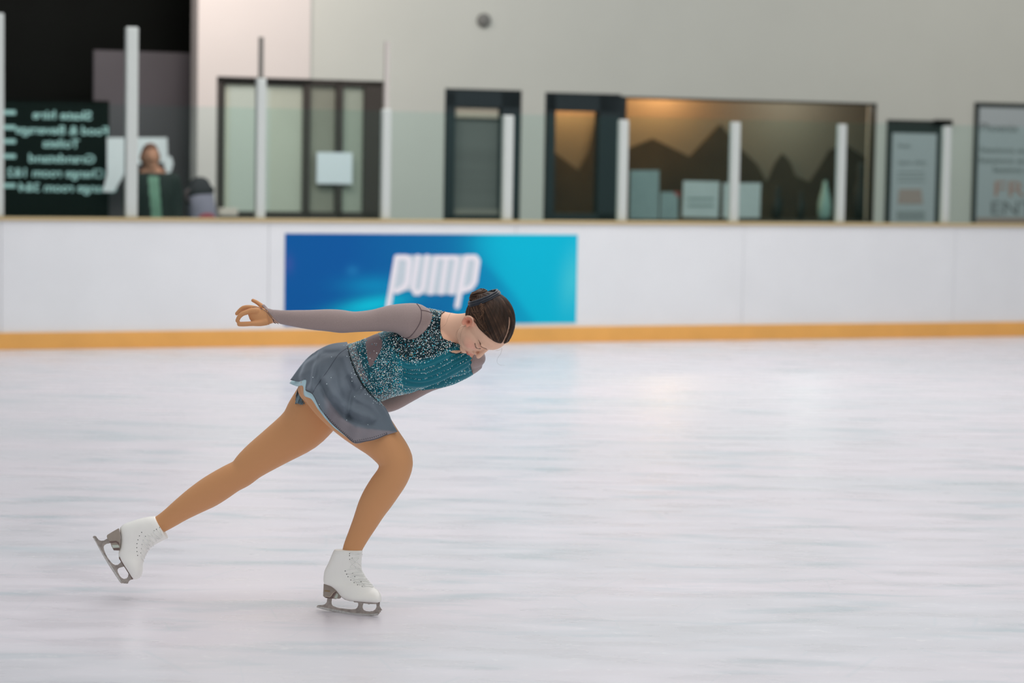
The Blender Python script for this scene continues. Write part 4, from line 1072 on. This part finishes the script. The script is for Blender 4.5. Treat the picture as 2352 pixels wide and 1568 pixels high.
def strand_path(p0, p1, n=14, lift=0.0012, sag=0.0):
    d0 = (p0 - hc0); d1 = (p1 - hc0); out = []
    q = d0.normalized().rotation_difference(d1.normalized()); ax, an = q.to_axis_angle()
    for i in range(n):
        t = i/(n-1); d = Matrix.Rotation(an*t, 3, ax) @ d0.normalized()
        h = bvh_h.ray_cast(hc0 + d*0.2, -d)
        if h[0] is None: h = bvh_body.ray_cast(hc0 + d*0.2, -d)
        if h[0] is None and 0 < i < n-2: return None
        rr = ((h[0] - hc0).length if h[0] is not None and (h[0]-hc0).length > 0.05 else d0.length*(1-t) + d1.length*t)
        out.append([d, rr])
    for _ in range(2):
        for i in range(1, n-1): out[i][1] = (out[i-1][1] + out[i+1][1] + 2*out[i][1]) / 4
    return [hc0 + d*(rr + lift) for d, rr in out]
hs = Acc(); hcols = []
def add_strand(path, r, col, n=4):
    V, F = tube(path, r, n, lambda t: 0.35 + 0.65 * math.sin(math.pi * min(1, t*0.9 + 0.1)) ** 0.5 if 0 < t < 1 else 0.3)
    hs.add((V, F)); hcols.extend([col]*len(V))
for side in (1, -1):
    for i in range(0):                  # from the parting back to the bun
        f = rnd.uniform(-0.03, 0.082); st_ = H(side*0.0045, f, 0.10 - max(0, f)*0.35)
        d = (st_ - hc0).normalized(); h = bvh_h.ray_cast(hc0 + d*0.2, -d)
        if h[0] is None: continue
        e = BUN + (hR*side*rnd.uniform(0.005, 0.04) + hU*rnd.uniform(-0.03, 0.035)) * 1.0 - bun_ax*0.018
        # bow out sideways: go through a waypoint
        wp = H(side*rnd.uniform(0.045, 0.075), f*0.4 - 0.01 + rnd.uniform(-0.02, 0.01), rnd.uniform(0.02, 0.075) if side == 1 else rnd.uniform(0.02, 0.07))
        p1 = strand_path(h[0], wp, 9, rnd.uniform(0.0002, 0.0008)); p2 = strand_path(p1[-1], e, 9, rnd.uniform(0.0002, 0.0008)) if p1 else None
        if not p2: continue
        c3 = catmull([tuple(p) for p in (p1[::2] + p2[2::2])], 3)
        add_strand([Vector(p) for p in c3], rnd.uniform(0.0004, 0.0007), HB[rnd.choice([0, 0, 1, 1, 2, 4, 4])])
    for i in range(70):                  # from temple and side hairline back to the bun
        f = rnd.uniform(0.018, 0.06); u = float(hairline(0, np.array(f))) + rnd.uniform(-0.006, 0.03)
        st_ = H(side*0.07, f, u); d = (st_ - hc0).normalized(); h = bvh_h.ray_cast(hc0 + d*0.2, -d)
        if h[0] is None: h = bvh_body.ray_cast(hc0 + d*0.2, -d)
        if h[0] is None: continue
        e = BUN + (hR*side*rnd.uniform(0.0, 0.035) + hU*rnd.uniform(-0.035, 0.02)) - bun_ax*0.02
        sp_ = strand_path(h[0], e, 14, rnd.uniform(0.0002, 0.0010))
        if sp_: add_strand(sp_, rnd.uniform(0.0004, 0.0007), HB[rnd.choice([0, 1, 1, 2, 2, 3])])
o = mesh('hair_strands', hs.v, hs.f, M_hair, hair, True, np.array(hcols)); tag(o, kind='stuff')
# bun: coiled strands
bt1 = bun_ax.orthogonal().normalized(); bt2 = bun_ax.cross(bt1)
bun_a = Acc(); bcol = []
V, F = ellip(BUN - bun_ax*0.004, (bt1*0.038, bt2*0.038, bun_ax*0.030), 28, 18); bun_a.add((V, F)); bcol += [HB[1]]*len(V)
for k in range(26):
    ph = rnd.uniform(0, 6.28); h0 = rnd.uniform(-0.2, 0.9); pts = []
    for i in range(16):
        t = i/15; a = ph + t*3.0; lat = h0 + 0.25*math.sin(t*3+k); rr = math.cos(lat)*0.039
        pts.append(BUN - bun_ax*0.004 + (bt1*math.cos(a) + bt2*math.sin(a))*rr + bun_ax*0.032*math.sin(lat))
    V, F = tube(pts, rnd.uniform(0.0012, 0.003), 6, lambda t: 0.3 + 0.7*math.sin(math.pi*min(max(t, .02), .98))); bun_a.add((V, F)); bcol += [HB[rnd.choice([1, 2, 2, 3])]]*len(V)
mound = ellip(P(1120, 693, 0.198), (cam3(0.92, -0.38, 0)*0.052, cam3(0.38, 0.92, 0)*0.029, FW*0.052), 28, 18)
mesh('hair_mound', *mound, M_cap_hair, hair, True)
mesh('hair_bun', bun_a.v, bun_a.f, M_hair, hair, True, np.array(bcol))
ht = Acc(); 
for rr, hh in ((0.060, -0.010), (0.056, -0.003), (0.061, -0.016)):
    pts = [P(1111, 683, 0.207) + bun_ax*(hh + 0.008) + (bt1*math.cos(a) + bt2*math.sin(a))*(rr + 0.0012*math.sin(a*9)) for a in np.linspace(0, 2*math.pi, 49)]
    ht.add(tube(pts, 0.0042, 8))
mesh('hair_tie', ht.v, ht.f, mat('tie_navy', (26, 34, 46), 0.5, sheen=0.4), hair, True)['label'] = 'dark navy hair tie round the bun'
# braid below the bun
bd_ = Acc(); bcol = []
bp_ = catmull([(1101, 692), (1105, 701), (1108, 711), (1108, 722), (1102, 732)], 2)
for q in range(3):
    pts = []
    for i in range(30):
        t = i/29; k_ = t*(len(bp_)-1); a = int(min(k_, len(bp_)-2)); x, y = bp_[a]*(1-(k_-a)) + bp_[a+1]*(k_-a)
        ph = t*15 + q*2.094; wd_ = (1-0.5*t)*3.4
        h = cast(x + math.sin(ph)*wd_, y, bvh_h)
        if h: pts.append(h[0] - FW*(0.0015 + 0.0018*math.sin(2*ph)))
    if len(pts) > 5:
        V, F = tube(pts, 0.0030, 8, lambda t: 1 - 0.5*t); bd_.add((V, F)); bcol += [HB[2]*(0.85 + 0.2*q)]*len(V)
if bd_.v: mesh('braid', bd_.v, bd_.f, M_hair, hair, True, np.array(bcol))
# loose wisps
def wisp(pts, r=0.00035):
    c = catmull(pts, 6); V, F = tube([P(*p) for p in c], r, 5, lambda t: 1 - 0.6*t); return V, F
wz_ = Acc()
for pts in ([(1072, 748, 0.20), (1058, 752, 0.215), (1049, 762, 0.22), (1048, 774, 0.22), (1056, 784, 0.215)], [(1070, 745, 0.2), (1062, 756, 0.22), (1057, 775, 0.225), (1060, 795, 0.22), (1064, 806, 0.21)],
            [(1153, 800, 0.16), (1150, 812, 0.16), (1143, 822, 0.16), (1142, 832, 0.16), (1149, 838, 0.16), (1160, 839, 0.16)], [(1138, 805, 0.16), (1147, 804, 0.165), (1153, 799, 0.16)],
            [(1035, 718, 0.12), (1029, 730, 0.125), (1023, 745, 0.125), (1010, 755, 0.12)], [(1078, 745, 0.2), (1066, 750, 0.215), (1057, 747, 0.21)], [(1110, 757, 0.2), (1120, 763, 0.205), (1130, 766, 0.205), (1140, 776, 0.2)],
            [(1077, 700, 0.11), (1070, 712, 0.115), (1064, 718, 0.11)], [(1082, 696, 0.12), (1072, 716, 0.12), (1068, 722, 0.12)]):
    mesh('loose_wisp', *wisp(pts), mat('wisp_brown', (110, 82, 64), 0.6), hair, True)
# brows and lashes
def face_pt(r, f, u, lift=0.0008):
    p = H(r, 0.16, u); h = bvh_body.ray_cast(p, -hF); return (h[0] + h[1]*lift) if h[0] is not None else H(r, f, u)
for sx in (1, -1):
    fb = Acc(); fl = Acc()
    for k in range(34):
        t = k/33; r = sx*(0.012 + 0.036*t); u = 0.0175 + 0.007*math.sin(t*2.3) - 0.006*t*t
        p = face_pt(r, 0.08, u, 0.0006); q_ = face_pt(r + sx*0.006, 0.08, u + 0.0012 - 0.002*t, 0.0010)
        fb.add(tube([p, (p+q_)/2 + hF*0.0002, q_], 0.0007*(1.2 - 0.7*t), 5))
    for k in range(22):
        t = k/21; r = sx*(0.018 + 0.027*t); u = -0.0075 - 0.002*math.sin(math.pi*t)
        p = face_pt(r, 0.08, u, 0.0002); q_ = p + (hF*0.0022 - hU*0.0026 + hR*sx*0.002*(t-0.2))*(0.7 + 0.5*((k*37) % 10)/10)
        fl.add(tube([p, p + (q_-p)*0.5 - hU*0.0006, q_], 0.0006, 5, lambda t: 1-0.6*t))
    lid = [face_pt(sx*(0.0165 + 0.029*t), 0.08, -0.0068 - 0.0024*math.sin(math.pi*t), 0.0004) for t in np.linspace(0, 1, 12)]
    fl.add(tube(lid, 0.0008, 6))
    mesh('eyebrow', fb.v, fb.f, mat('brow_brown', (104, 70, 52), 0.6), sk); mesh('eyelashes', fl.v, fl.f, mat('lash_dark', (50, 34, 30), 0.6), sk)


# ------------------------------------------------ skates
M_boot = mat('boot_white', (250, 249, 243), 0.4, spec=0.5, noise=(14, 0.02))
M_lace = mat('lace_white', (250, 250, 246), 0.7); M_eye = mat('eyelet', (70, 70, 70), 0.4, metal=0.6)
M_steel = mat('blade_steel', (178, 168, 160), 0.32, metal=0.75, noise=(60, 0.25)); M_heel = mat('heel_taupe', (160, 148, 136), 0.4, noise=(30, 0.04))
M_gold = mat('heel_gold', (186, 150, 84), 0.4); M_dark = mat('heel_stripe', (112, 92, 86), 0.5); M_pale = mat('heel_light', (196, 204, 192), 0.5)
def cvt(o, s_, off): return lambda x, y: (off[0] + x / s_, off[1] + y / s_)
def skate(tr, outline, sole, heel, blade, plate, near_fn, laces, eyelets, label, heel_th, stripes, snow):
    def PP(x, y, dn=0.0):
        X, Y = tr(x, y); return P(X, Y, near_fn(X) + dn)
    secs = []
    for r in catmull(outline, 3):
        x1, y1, x2, y2, b = r; X1, Y1 = tr(x1, y1); X2, Y2 = tr(x2, y2); xm = (X1+X2)/2
        c = P(xm, (Y1+Y2)/2, near_fn(xm)); A = (RT*(X1-X2) - UP*(Y1-Y2))*0.5*KP; secs.append((c, A, -FW*b))
    a = Acc().add(loft(secs, 32, 0.86, caps=False))
    V, Q = remesh(a, 0.0028); V = smooth(V, Q, 3)
    root = mesh('skate', V, Q, M_boot, sk, True); root['label'] = label
    bv = BVHTree.FromPolygons([Vector(v) for v in V], [tuple(int(i) for i in q) for q in Q])
    def ext(name, pts, th, m, dn=0.0, bev=0.0008, parent=root):
        k = len(pts); vs = [PP(x, y, dn + th) for x, y in pts] + [PP(x, y, dn - th) for x, y in pts]
        tri = tessellate_polygon([[Vector((x, y, 0)) for x, y in pts]])
        F = [(c_, b_, a_) for a_, b_, c_ in tri] + [(k+a_, k+b_, k+c_) for a_, b_, c_ in tri] + [(i, (i+1) % k, k+(i+1) % k, k+i) for i in range(k)]
        o = mesh(name, vs, F, m, parent); bm = bmesh.new(); bm.from_mesh(o.data); bmesh.ops.recalc_face_normals(bm, faces=bm.faces)
        bmesh.ops.dissolve_limit(bm, angle_limit=0.01, verts=bm.verts, edges=bm.edges); bm.to_mesh(o.data); bm.free()
        if bev: b = o.modifiers.new('b', 'BEVEL'); b.width = bev; b.segments = 2; b.limit_method = 'ANGLE'
        return o
    hl_ = ext('heel', heel, heel_th, M_heel, 0, 0.002)
    ext('sole', sole, heel_th*0.95, M_dark, 0, 0.0006)
    bl = ext('blade', blade, 0.0022, M_steel, 0, 0.0005)
    ext('blade_plate', plate, 0.018, M_steel, 0, 0.0006)
    for pts, m in stripes: ext('heel_stripe', pts, 0.0006, m, heel_th + 0.0004, 0, hl_)
    for pts in snow: ext('snow_crust', pts, 0.0034, mat('snow_crust', (206, 204, 200), 0.8, noise=(120, 0.15)), 0, 0.001, bl)
    la = Acc()
    for ln in laces:
        out = []
        for x, y in catmull(ln, 6):
            X, Y = tr(x, y); h = cast(X, Y, bv)
            if h: out.append(h[0] + h[1]*0.0016)
        if len(out) > 3: la.add(tube(out, 0.0015, 6))
    mesh('laces', la.v, la.f, M_lace, root, True)
    for x, y in eyelets:
        X, Y = tr(x, y); h = cast(X, Y, bv)
        if h:
            t1 = h[1].orthogonal().normalized(); t2 = h[1].cross(t1); mesh('eyelet', *ellip(h[0], (t1*0.0018, t2*0.0018, h[1]*0.0012), 10, 6), M_eye, root)
    return root, bv, PP
t1 = cvt(None, 7.842, (710, 1230)); t2 = cvt(None, 7.841, (190, 1160))
nf1 = lambda X: (X - 800) * 0.00080
nf2 = lambda X: -0.215
out1 = [(455, 245, 965, 255, 0.038), (425, 300, 962, 300, 0.041), (400, 360, 955, 360, 0.042), (340, 500, 945, 480, 0.041), (280, 620, 952, 600, 0.039), (258, 740, 1000, 700, 0.037), (262, 850, 1055, 785, 0.036), (330, 885, 1095, 830, 0.036),
        (400, 912, 1125, 865, 0.037), (490, 985, 1150, 900, 0.038), (560, 1075, 1172, 925, 0.040), (640, 1138, 1200, 950, 0.042), (740, 1168, 1228, 970, 0.044), (860, 1180, 1255, 1000, 0.045), (1000, 1190, 1275, 1035, 0.044),
        (1110, 1197, 1293, 1075, 0.041), (1200, 1203, 1303, 1125, 0.035), (1250, 1206, 1302, 1165, 0.026), (1272, 1207, 1292, 1190, 0.014)]
heel1 = [(262, 862), (330, 885), (400, 912), (450, 950), (500, 992), (540, 1045), (578, 1092), (570, 1122), (545, 1133), (500, 1132), (480, 1140), (430, 1132), (380, 1135), (290, 1118), (252, 1085), (256, 980)]
sole1 = [(560, 1072), (640, 1132), (720, 1158), (860, 1172), (1000, 1182), (1274, 1198), (1275, 1214), (1000, 1200), (860, 1190), (720, 1172), (640, 1148), (575, 1100)]
plate1 = [(800, 1182), (1275, 1212), (1270, 1232), (1100, 1228), (1075, 1238), (1050, 1226), (805, 1196)]
blade1 = [(134, 1290), (142, 1262), (160, 1250), (240, 1246), (285, 1232), (318, 1195), (328, 1112), (416, 1112), (404, 1195), (410, 1235), (430, 1262), (500, 1290), (560, 1303), (700, 1320), (770, 1324), (835, 1318), (868, 1290), (884, 1250), (882, 1205), (982, 1212),
          (965, 1262), (966, 1300), (985, 1335), (1030, 1356), (1090, 1362), (1150, 1354), (1192, 1325), (1212, 1285), (1212, 1240), (1200, 1218), (1275, 1222), (1270, 1258), (1290, 1300), (1318, 1338), (1290, 1350), (1294, 1372), (1272, 1380), (1268, 1400), (1250, 1408), (1245, 1430),
          (1180, 1436), (1080, 1440), (900, 1426), (740, 1412), (600, 1395), (450, 1368), (350, 1346), (230, 1318)]
snow1 = [[(140, 1290), (230, 1312), (350, 1342), (450, 1364), (600, 1390), (740, 1407), (900, 1421), (1080, 1434), (1180, 1430), (1240, 1424), (1240, 1395), (1100, 1408), (900, 1396), (740, 1378), (600, 1352), (450, 1322), (350, 1306), (230, 1282), (150, 1270)]]
str1 = [([(300, 1095), (375, 1106), (400, 1085), (425, 1040), (470, 1005), (500, 1010), (470, 1045), (440, 1090), (425, 1130), (380, 1132), (300, 1115)], M_dark), ([(455, 1122), (470, 1085), (500, 1035), (525, 1060), (505, 1128), (460, 1126)], M_pale),
        ([(295, 1086), (372, 1098), (392, 1078), (420, 1032), (470, 998), (474, 1004), (428, 1040), (400, 1086), (376, 1108), (294, 1094)], mat('heel_line', (206, 190, 168), 0.5))]
lac1 = [[(735, 320), (850, 345), (930, 325)], [(730, 300), (830, 300), (940, 330), (1000, 328)], [(740, 420), (830, 400), (900, 385)], [(740, 560), (830, 480), (890, 410)], [(735, 420), (850, 470), (930, 540)], [(735, 450), (820, 540), (930, 600)],
        [(660, 630), (760, 590), (860, 570)], [(700, 610), (820, 590), (940, 630)], [(700, 690), (800, 660), (950, 650)], [(690, 680), (830, 700), (980, 700)], [(730, 740), (850, 720), (990, 735)], [(780, 800), (900, 770), (1040, 780)], [(740, 745), (900, 790), (1070, 815)],
        [(830, 845), (950, 815), (1090, 845)], [(790, 800), (950, 850), (1110, 870)], [(900, 890), (1000, 862), (1130, 885)], [(850, 850), (1000, 895), (1150, 915)], [(960, 920), (1060, 905), (1150, 930)]]
eye1 = [(730, 322), (728, 358), (776, 405), (733, 425), (648, 634), (700, 738), (752, 796), (810, 843), (872, 884), (955, 912), (675, 692), (785, 672), (822, 734), (885, 780), (935, 828), (985, 882)]
sk1, bv1, PP1 = skate(t1, out1, sole1, heel1, blade1, plate1, nf1, lac1, eye1, 'white laced figure skate planted on the ice', 0.030, str1, snow1)
V_, F_ = tmesh('GNUS', 1.0)
txt = [PP1(276 + v[0] * 36, 1002 - v[1] * 38 + v[0] * 4, 0.0312 + v[2] * 0.2) for v in V_]
o = mesh('heel_lettering', txt, F_, M_gold, bpy.data.objects['heel'])
out2 = [(1305, 192, 1542, 600, 0.037), (1230, 196, 1490, 625, 0.040), (1150, 205, 1430, 652, 0.041), (1000, 240, 1330, 705, 0.041), (850, 290, 1262, 752, 0.039), (735, 335, 1215, 790, 0.038), (668, 400, 1190, 825, 0.037), (672, 500, 1165, 865, 0.036), (682, 600, 1140, 910, 0.036),
        (670, 740, 1120, 950, 0.037), (640, 870, 1105, 990, 0.040), (660, 950, 1094, 1030, 0.043), (720, 1040, 1087, 1085, 0.045), (780, 1130, 1084, 1140, 0.045), (835, 1215, 1078, 1200, 0.042), (870, 1280, 1060, 1260, 0.036), (890, 1322, 1030, 1303, 0.027), (905, 1336, 985, 1326, 0.015)]
heel2 = [(652, 410), (540, 472), (438, 536), (432, 575), (482, 652), (505, 700), (522, 745), (556, 812), (662, 816), (676, 740), (684, 620), (674, 500)]
sole2 = [(650, 930), (672, 945), (730, 1030), (800, 1135), (860, 1230), (905, 1330), (888, 1338), (840, 1250), (780, 1155), (710, 1050), (655, 965)]
plate2 = [(655, 960), (672, 952), (770, 1090), (840, 1210), (900, 1335), (880, 1330), (810, 1210), (745, 1105)]
blade2 = [(178, 572), (200, 550), (238, 553), (262, 590), (290, 622), (330, 638), (380, 636), (462, 585), (515, 668), (485, 685), (430, 695), (392, 718), (376, 750), (384, 800), (410, 870), (452, 945), (505, 1015), (545, 1055), (590, 1075), (630, 1072), (664, 1045), (690, 1015), (745, 1105),
          (700, 1115), (650, 1130), (626, 1160), (634, 1205), (665, 1265), (705, 1308), (745, 1325), (790, 1315), (815, 1285), (822, 1235), (890, 1335), (850, 1350), (828, 1375), (812, 1415), (798, 1405), (780, 1415), (766, 1402), (745, 1412), (728, 1400), (700, 1408), (672, 1385), (600, 1280), (480, 1095), (380, 930), (290, 770), (225, 650)]
snow2 = [[(184, 575), (228, 646), (294, 768), (384, 926), (484, 1090), (604, 1275), (676, 1380), (700, 1380), (640, 1270), (520, 1090), (430, 960), (330, 800), (262, 690), (215, 600)]]
str2 = [([(480, 650), (600, 640), (650, 668), (664, 720), (640, 700), (600, 668), (515, 680), (490, 672)], M_dark), ([(525, 715), (640, 712), (662, 760), (545, 768)], M_pale), ([(548, 775), (660, 768), (660, 812), (560, 808)], M_dark)]
lac2 = [[(1390, 400), (1410, 480), (1440, 560)], [(1340, 430), (1400, 520), (1420, 590)], [(1280, 460), (1330, 560), (1385, 600)], [(1440, 530), (1380, 560), (1260, 480)], [(1230, 490), (1290, 590), (1330, 660)], [(1400, 600), (1330, 600), (1170, 520)], [(1170, 530), (1230, 640), (1270, 730)],
        [(1120, 560), (1190, 680), (1230, 750)], [(1080, 620), (1150, 720), (1200, 790)], [(1290, 680), (1200, 640), (1110, 560)], [(1070, 690), (1130, 770), (1170, 850)], [(1240, 745), (1160, 700), (1085, 640)], [(1060, 770), (1110, 840), (1140, 900)], [(1200, 800), (1130, 760), (1070, 710)],
        [(1050, 850), (1090, 900), (1112, 955)], [(1165, 870), (1110, 830), (1060, 780)], [(1040, 920), (1075, 970), (1095, 1010)], [(1130, 930), (1085, 900), (1050, 860)]]
eye2 = [(1062, 488), (1022, 550), (995, 622), (978, 690), (974, 763), (978, 832), (988, 902), (1385, 400), (1330, 432), (1285, 458), (1130, 560), (1090, 630), (1070, 705), (1060, 780), (1048, 858)]
sk2, bv2, PP2 = skate(t2, out2, sole2, heel2, blade2, plate2, nf2, lac2, eye2, 'white laced figure skate lifted behind', 0.030, str2, snow2)
zs = [v.co.z for o in sk1.children if o.name.startswith('blade') for v in o.data.vertices]
print('blade min z', min(zs))

# ------------------------------------------------ person in the lobby
dq = 1.5
def pw(px, py, d=dq): s_, z_ = onw(px, py, d); return s_, z_
ps0, pz0 = pw(345, 362)
pk = (pw(346, 362)[0] - ps0)        # metres per pixel
def L_(x, y, dd=0.0): s_, z_ = pw(x, y); return WP(s_, dq + dd, z_)
def wl(pts, sub=3, n=20):
    c = catmull(pts, sub); secs = []
    for i in range(len(c)):
        t = c[min(i+1, len(c)-1)] - c[max(i-1, 0)]; t2_ = Vector((t[0], -t[1])).normalized()
        A = (TS * -t2_.y + Vector((0, 0, 1)) * t2_.x) * c[i][2] * pk; B = -ND * c[i][3] * pk
        secs.append((L_(c[i][0], c[i][1], c[i][4]), A, B))
    return loft(secs, n)
pa = Acc()
pa.add(ellip(L_(345, 360), (TS*0.078, ND*0.095, Vector((0, 0, 0.12)))))
pa.add(ellip(L_(347, 382, -0.02), (TS*0.055, ND*0.06, Vector((0, 0, 0.05)))))
pa.add(ellip(L_(344, 364, -0.095), (TS*0.013, ND*0.02, Vector((0, 0, 0.022)))))
for sx in (-1, 1): pa.add(ellip(L_(345, 362, 0.0) + TS*sx*0.08, (TS*0.012, ND*0.02, Vector((0, 0, 0.03)))))
pa.add(wl([(350, 385, 14, 14, 0.0), (352, 405, 16, 16, 0.02)]))
pa.add(wl([(352, 402, 34, 22, 0.02), (352, 412, 46, 26, 0.02), (352, 440, 50, 32, 0.02), (352, 480, 46, 32, 0.02), (354, 540, 44, 32, 0.02), (356, 590, 46, 33, 0.02)]))
for sx in (-1, 1):
    pa.add(wl([(352 + sx*44, 415, 17, 17, 0.02), (352 + sx*51, 450, 15, 15, 0.02), (352 + sx*52, 490, 13, 13, 0.0), (352 + sx*54, 530, 11, 11, -0.06), (352 + sx*48, 555, 9, 9, -0.1)]))
    for k in range(4): pa.add(wl([(352 + sx*(46 - 3*k), 556, 3.2, 3.2, -0.11 + 0.018*k), (352 + sx*(43 - 3*k), 572, 2.8, 2.8, -0.12 + 0.018*k)]))
    pa.add(wl([(352 + sx*44, 552, 3.4, 3.4, -0.12), (352 + sx*38, 564, 3, 3, -0.14)]))
    pa.add(wl([(354 + sx*22, 590, 24, 26, 0.02), (354 + sx*24, 680, 19, 20, 0.02), (354 + sx*24, 770, 14, 15, 0.02)]))
zf = pw(354, 770)[1]
Vp, Qp = remesh(pa, 0.011); Vp = smooth(Vp, Qp, 4); Np = normals(Vp, Qp)
# project lobby person into board-frame pixels for colouring
xp, yp, _ = project(Vp)
cp = np.tile(np.array(s2l((198, 140, 112))), (len(Vp), 1)); cp[yp > 396] = np.array(s2l((34, 42, 38)))
p2 = empty('person', L_(352, 700)); p2.location.z = 0
tag(p2, 'person in dark jacket and green top standing in the lobby behind the boards', 'person')
scz = Vp[:, 2].min(); Vp[:, 2] = np.where(Vp[:, 2] < 0.9, 0.03 + (Vp[:, 2] - scz) / (0.9 - scz) * 0.87, Vp[:, 2])
mesh('body', Vp, Qp, mat('lobby_body', (150, 110, 90), 0.7, vcol=True), p2, True, cp)
def wrap(name, mk, off, m):
    fm = mk[Qp].all(1); Q = Qp[fm]; idx = np.unique(Q); mp = -np.ones(len(Vp), int); mp[idx] = np.arange(len(idx))
    o = mesh(name, Vp[idx] + Np[idx]*off, mp[Q], m, p2, True); sd = o.modifiers.new('s', 'SOLIDIFY'); sd.thickness = off*0.7; sd.offset = -1; return o
front = (Vp - np.array(L_(352, 440, 0.0))) @ np.array(ND) < -0.0
wrap('jacket', (yp > 400) & (yp < 600) & ~((np.abs(xp - (352 + (yp-402)*0.08)) < 11) & front & (yp < 560)), 0.014, mat('jacket_dark', (24, 36, 32), 0.8))
wrap('top', (yp > 404) & (yp < 560) & (np.abs(xp - 354) < 24) & front, 0.007, mat('top_green', (120, 158, 134), 0.8, noise=(8, 0.15)))
wrap('hair', ((yp < 342) | (~front & (yp < 395)) | ((xp > 368) & (yp < 392)) | ((xp < 326) & (yp < 392))) & (yp < 400), 0.014, mat('lobby_hair', (120, 78, 60), 0.7))
# grey bag and dark things near the counter
o = Acc(); c0 = onw(458, 470, 1.6)
def L2(x, y, dd=0.0): s_, z_ = onw(x, y, 1.6); return WP(s_, 1.6 + dd, z_)
bgd = []
for (x, y, w_, dpt) in ((461, 440, 28, 22), (460, 452, 31, 26), (462, 480, 33, 28), (466, 510, 36, 30), (466, 560, 36, 30), (464, 585, 33, 28)):
    bgd.append((L2(x, y), TS*w_*pk, ND*dpt*pk))
V, F = loft(bgd, 24, 0.8)
bag = mesh('backpack', V, F, mat('bag_grey', (150, 144, 160), 0.8, noise=(5, 0.1)), None, True)
tag(bag, 'grey rounded backpack with a dark top standing beyond the boards left of the blinds window', 'backpack')
V, F = loft([(L2(459, 424), TS*24*pk, ND*20*pk), (L2(459, 432), TS*33*pk, ND*24*pk), (L2(458, 442), TS*33*pk, ND*25*pk)], 24, 0.8)
mesh('lid', V, F, mat('bag_lid', (48, 46, 50), 0.8), bag, True)
V, F = tube([L2(432, 436, -0.05), L2(424, 440, -0.07), L2(422, 452, -0.08), L2(430, 466, -0.07)], 0.02, 8)
mesh('strap', V, F, mat('bag_strap', (84, 70, 72), 0.8), bag, True)
V, F = loft([(L2(468, 500, -0.09), TS*22*pk, ND*14*pk), (L2(468, 530, -0.09), TS*24*pk, ND*14*pk)], 20, 0.8)
mesh('front_pocket', V, F, mat('bag_red', (150, 56, 70), 0.8), bag, True)
s_, z_ = onw(459, 600, 1.6)
zb = min(v.co.z for v in bag.data.vertices)
bench = MB().box(s_ - 0.16, s_ + 0.5, 1.42, 1.85, zb - 0.06, zb - 0.001)
tag(bench.build('bench', mat('bench_grey', (80, 80, 78), 0.6)), 'low bench beyond the boards holding the grey backpack', 'bench')
bn_ = bpy.data.objects['bench']
for a in (-0.12, 0.44):
    MB().box(s_ + a - 0.03, s_ + a + 0.03, 1.45, 1.82, 0.02, zb - 0.06).build('leg', MATS['bench_grey'], bn_)
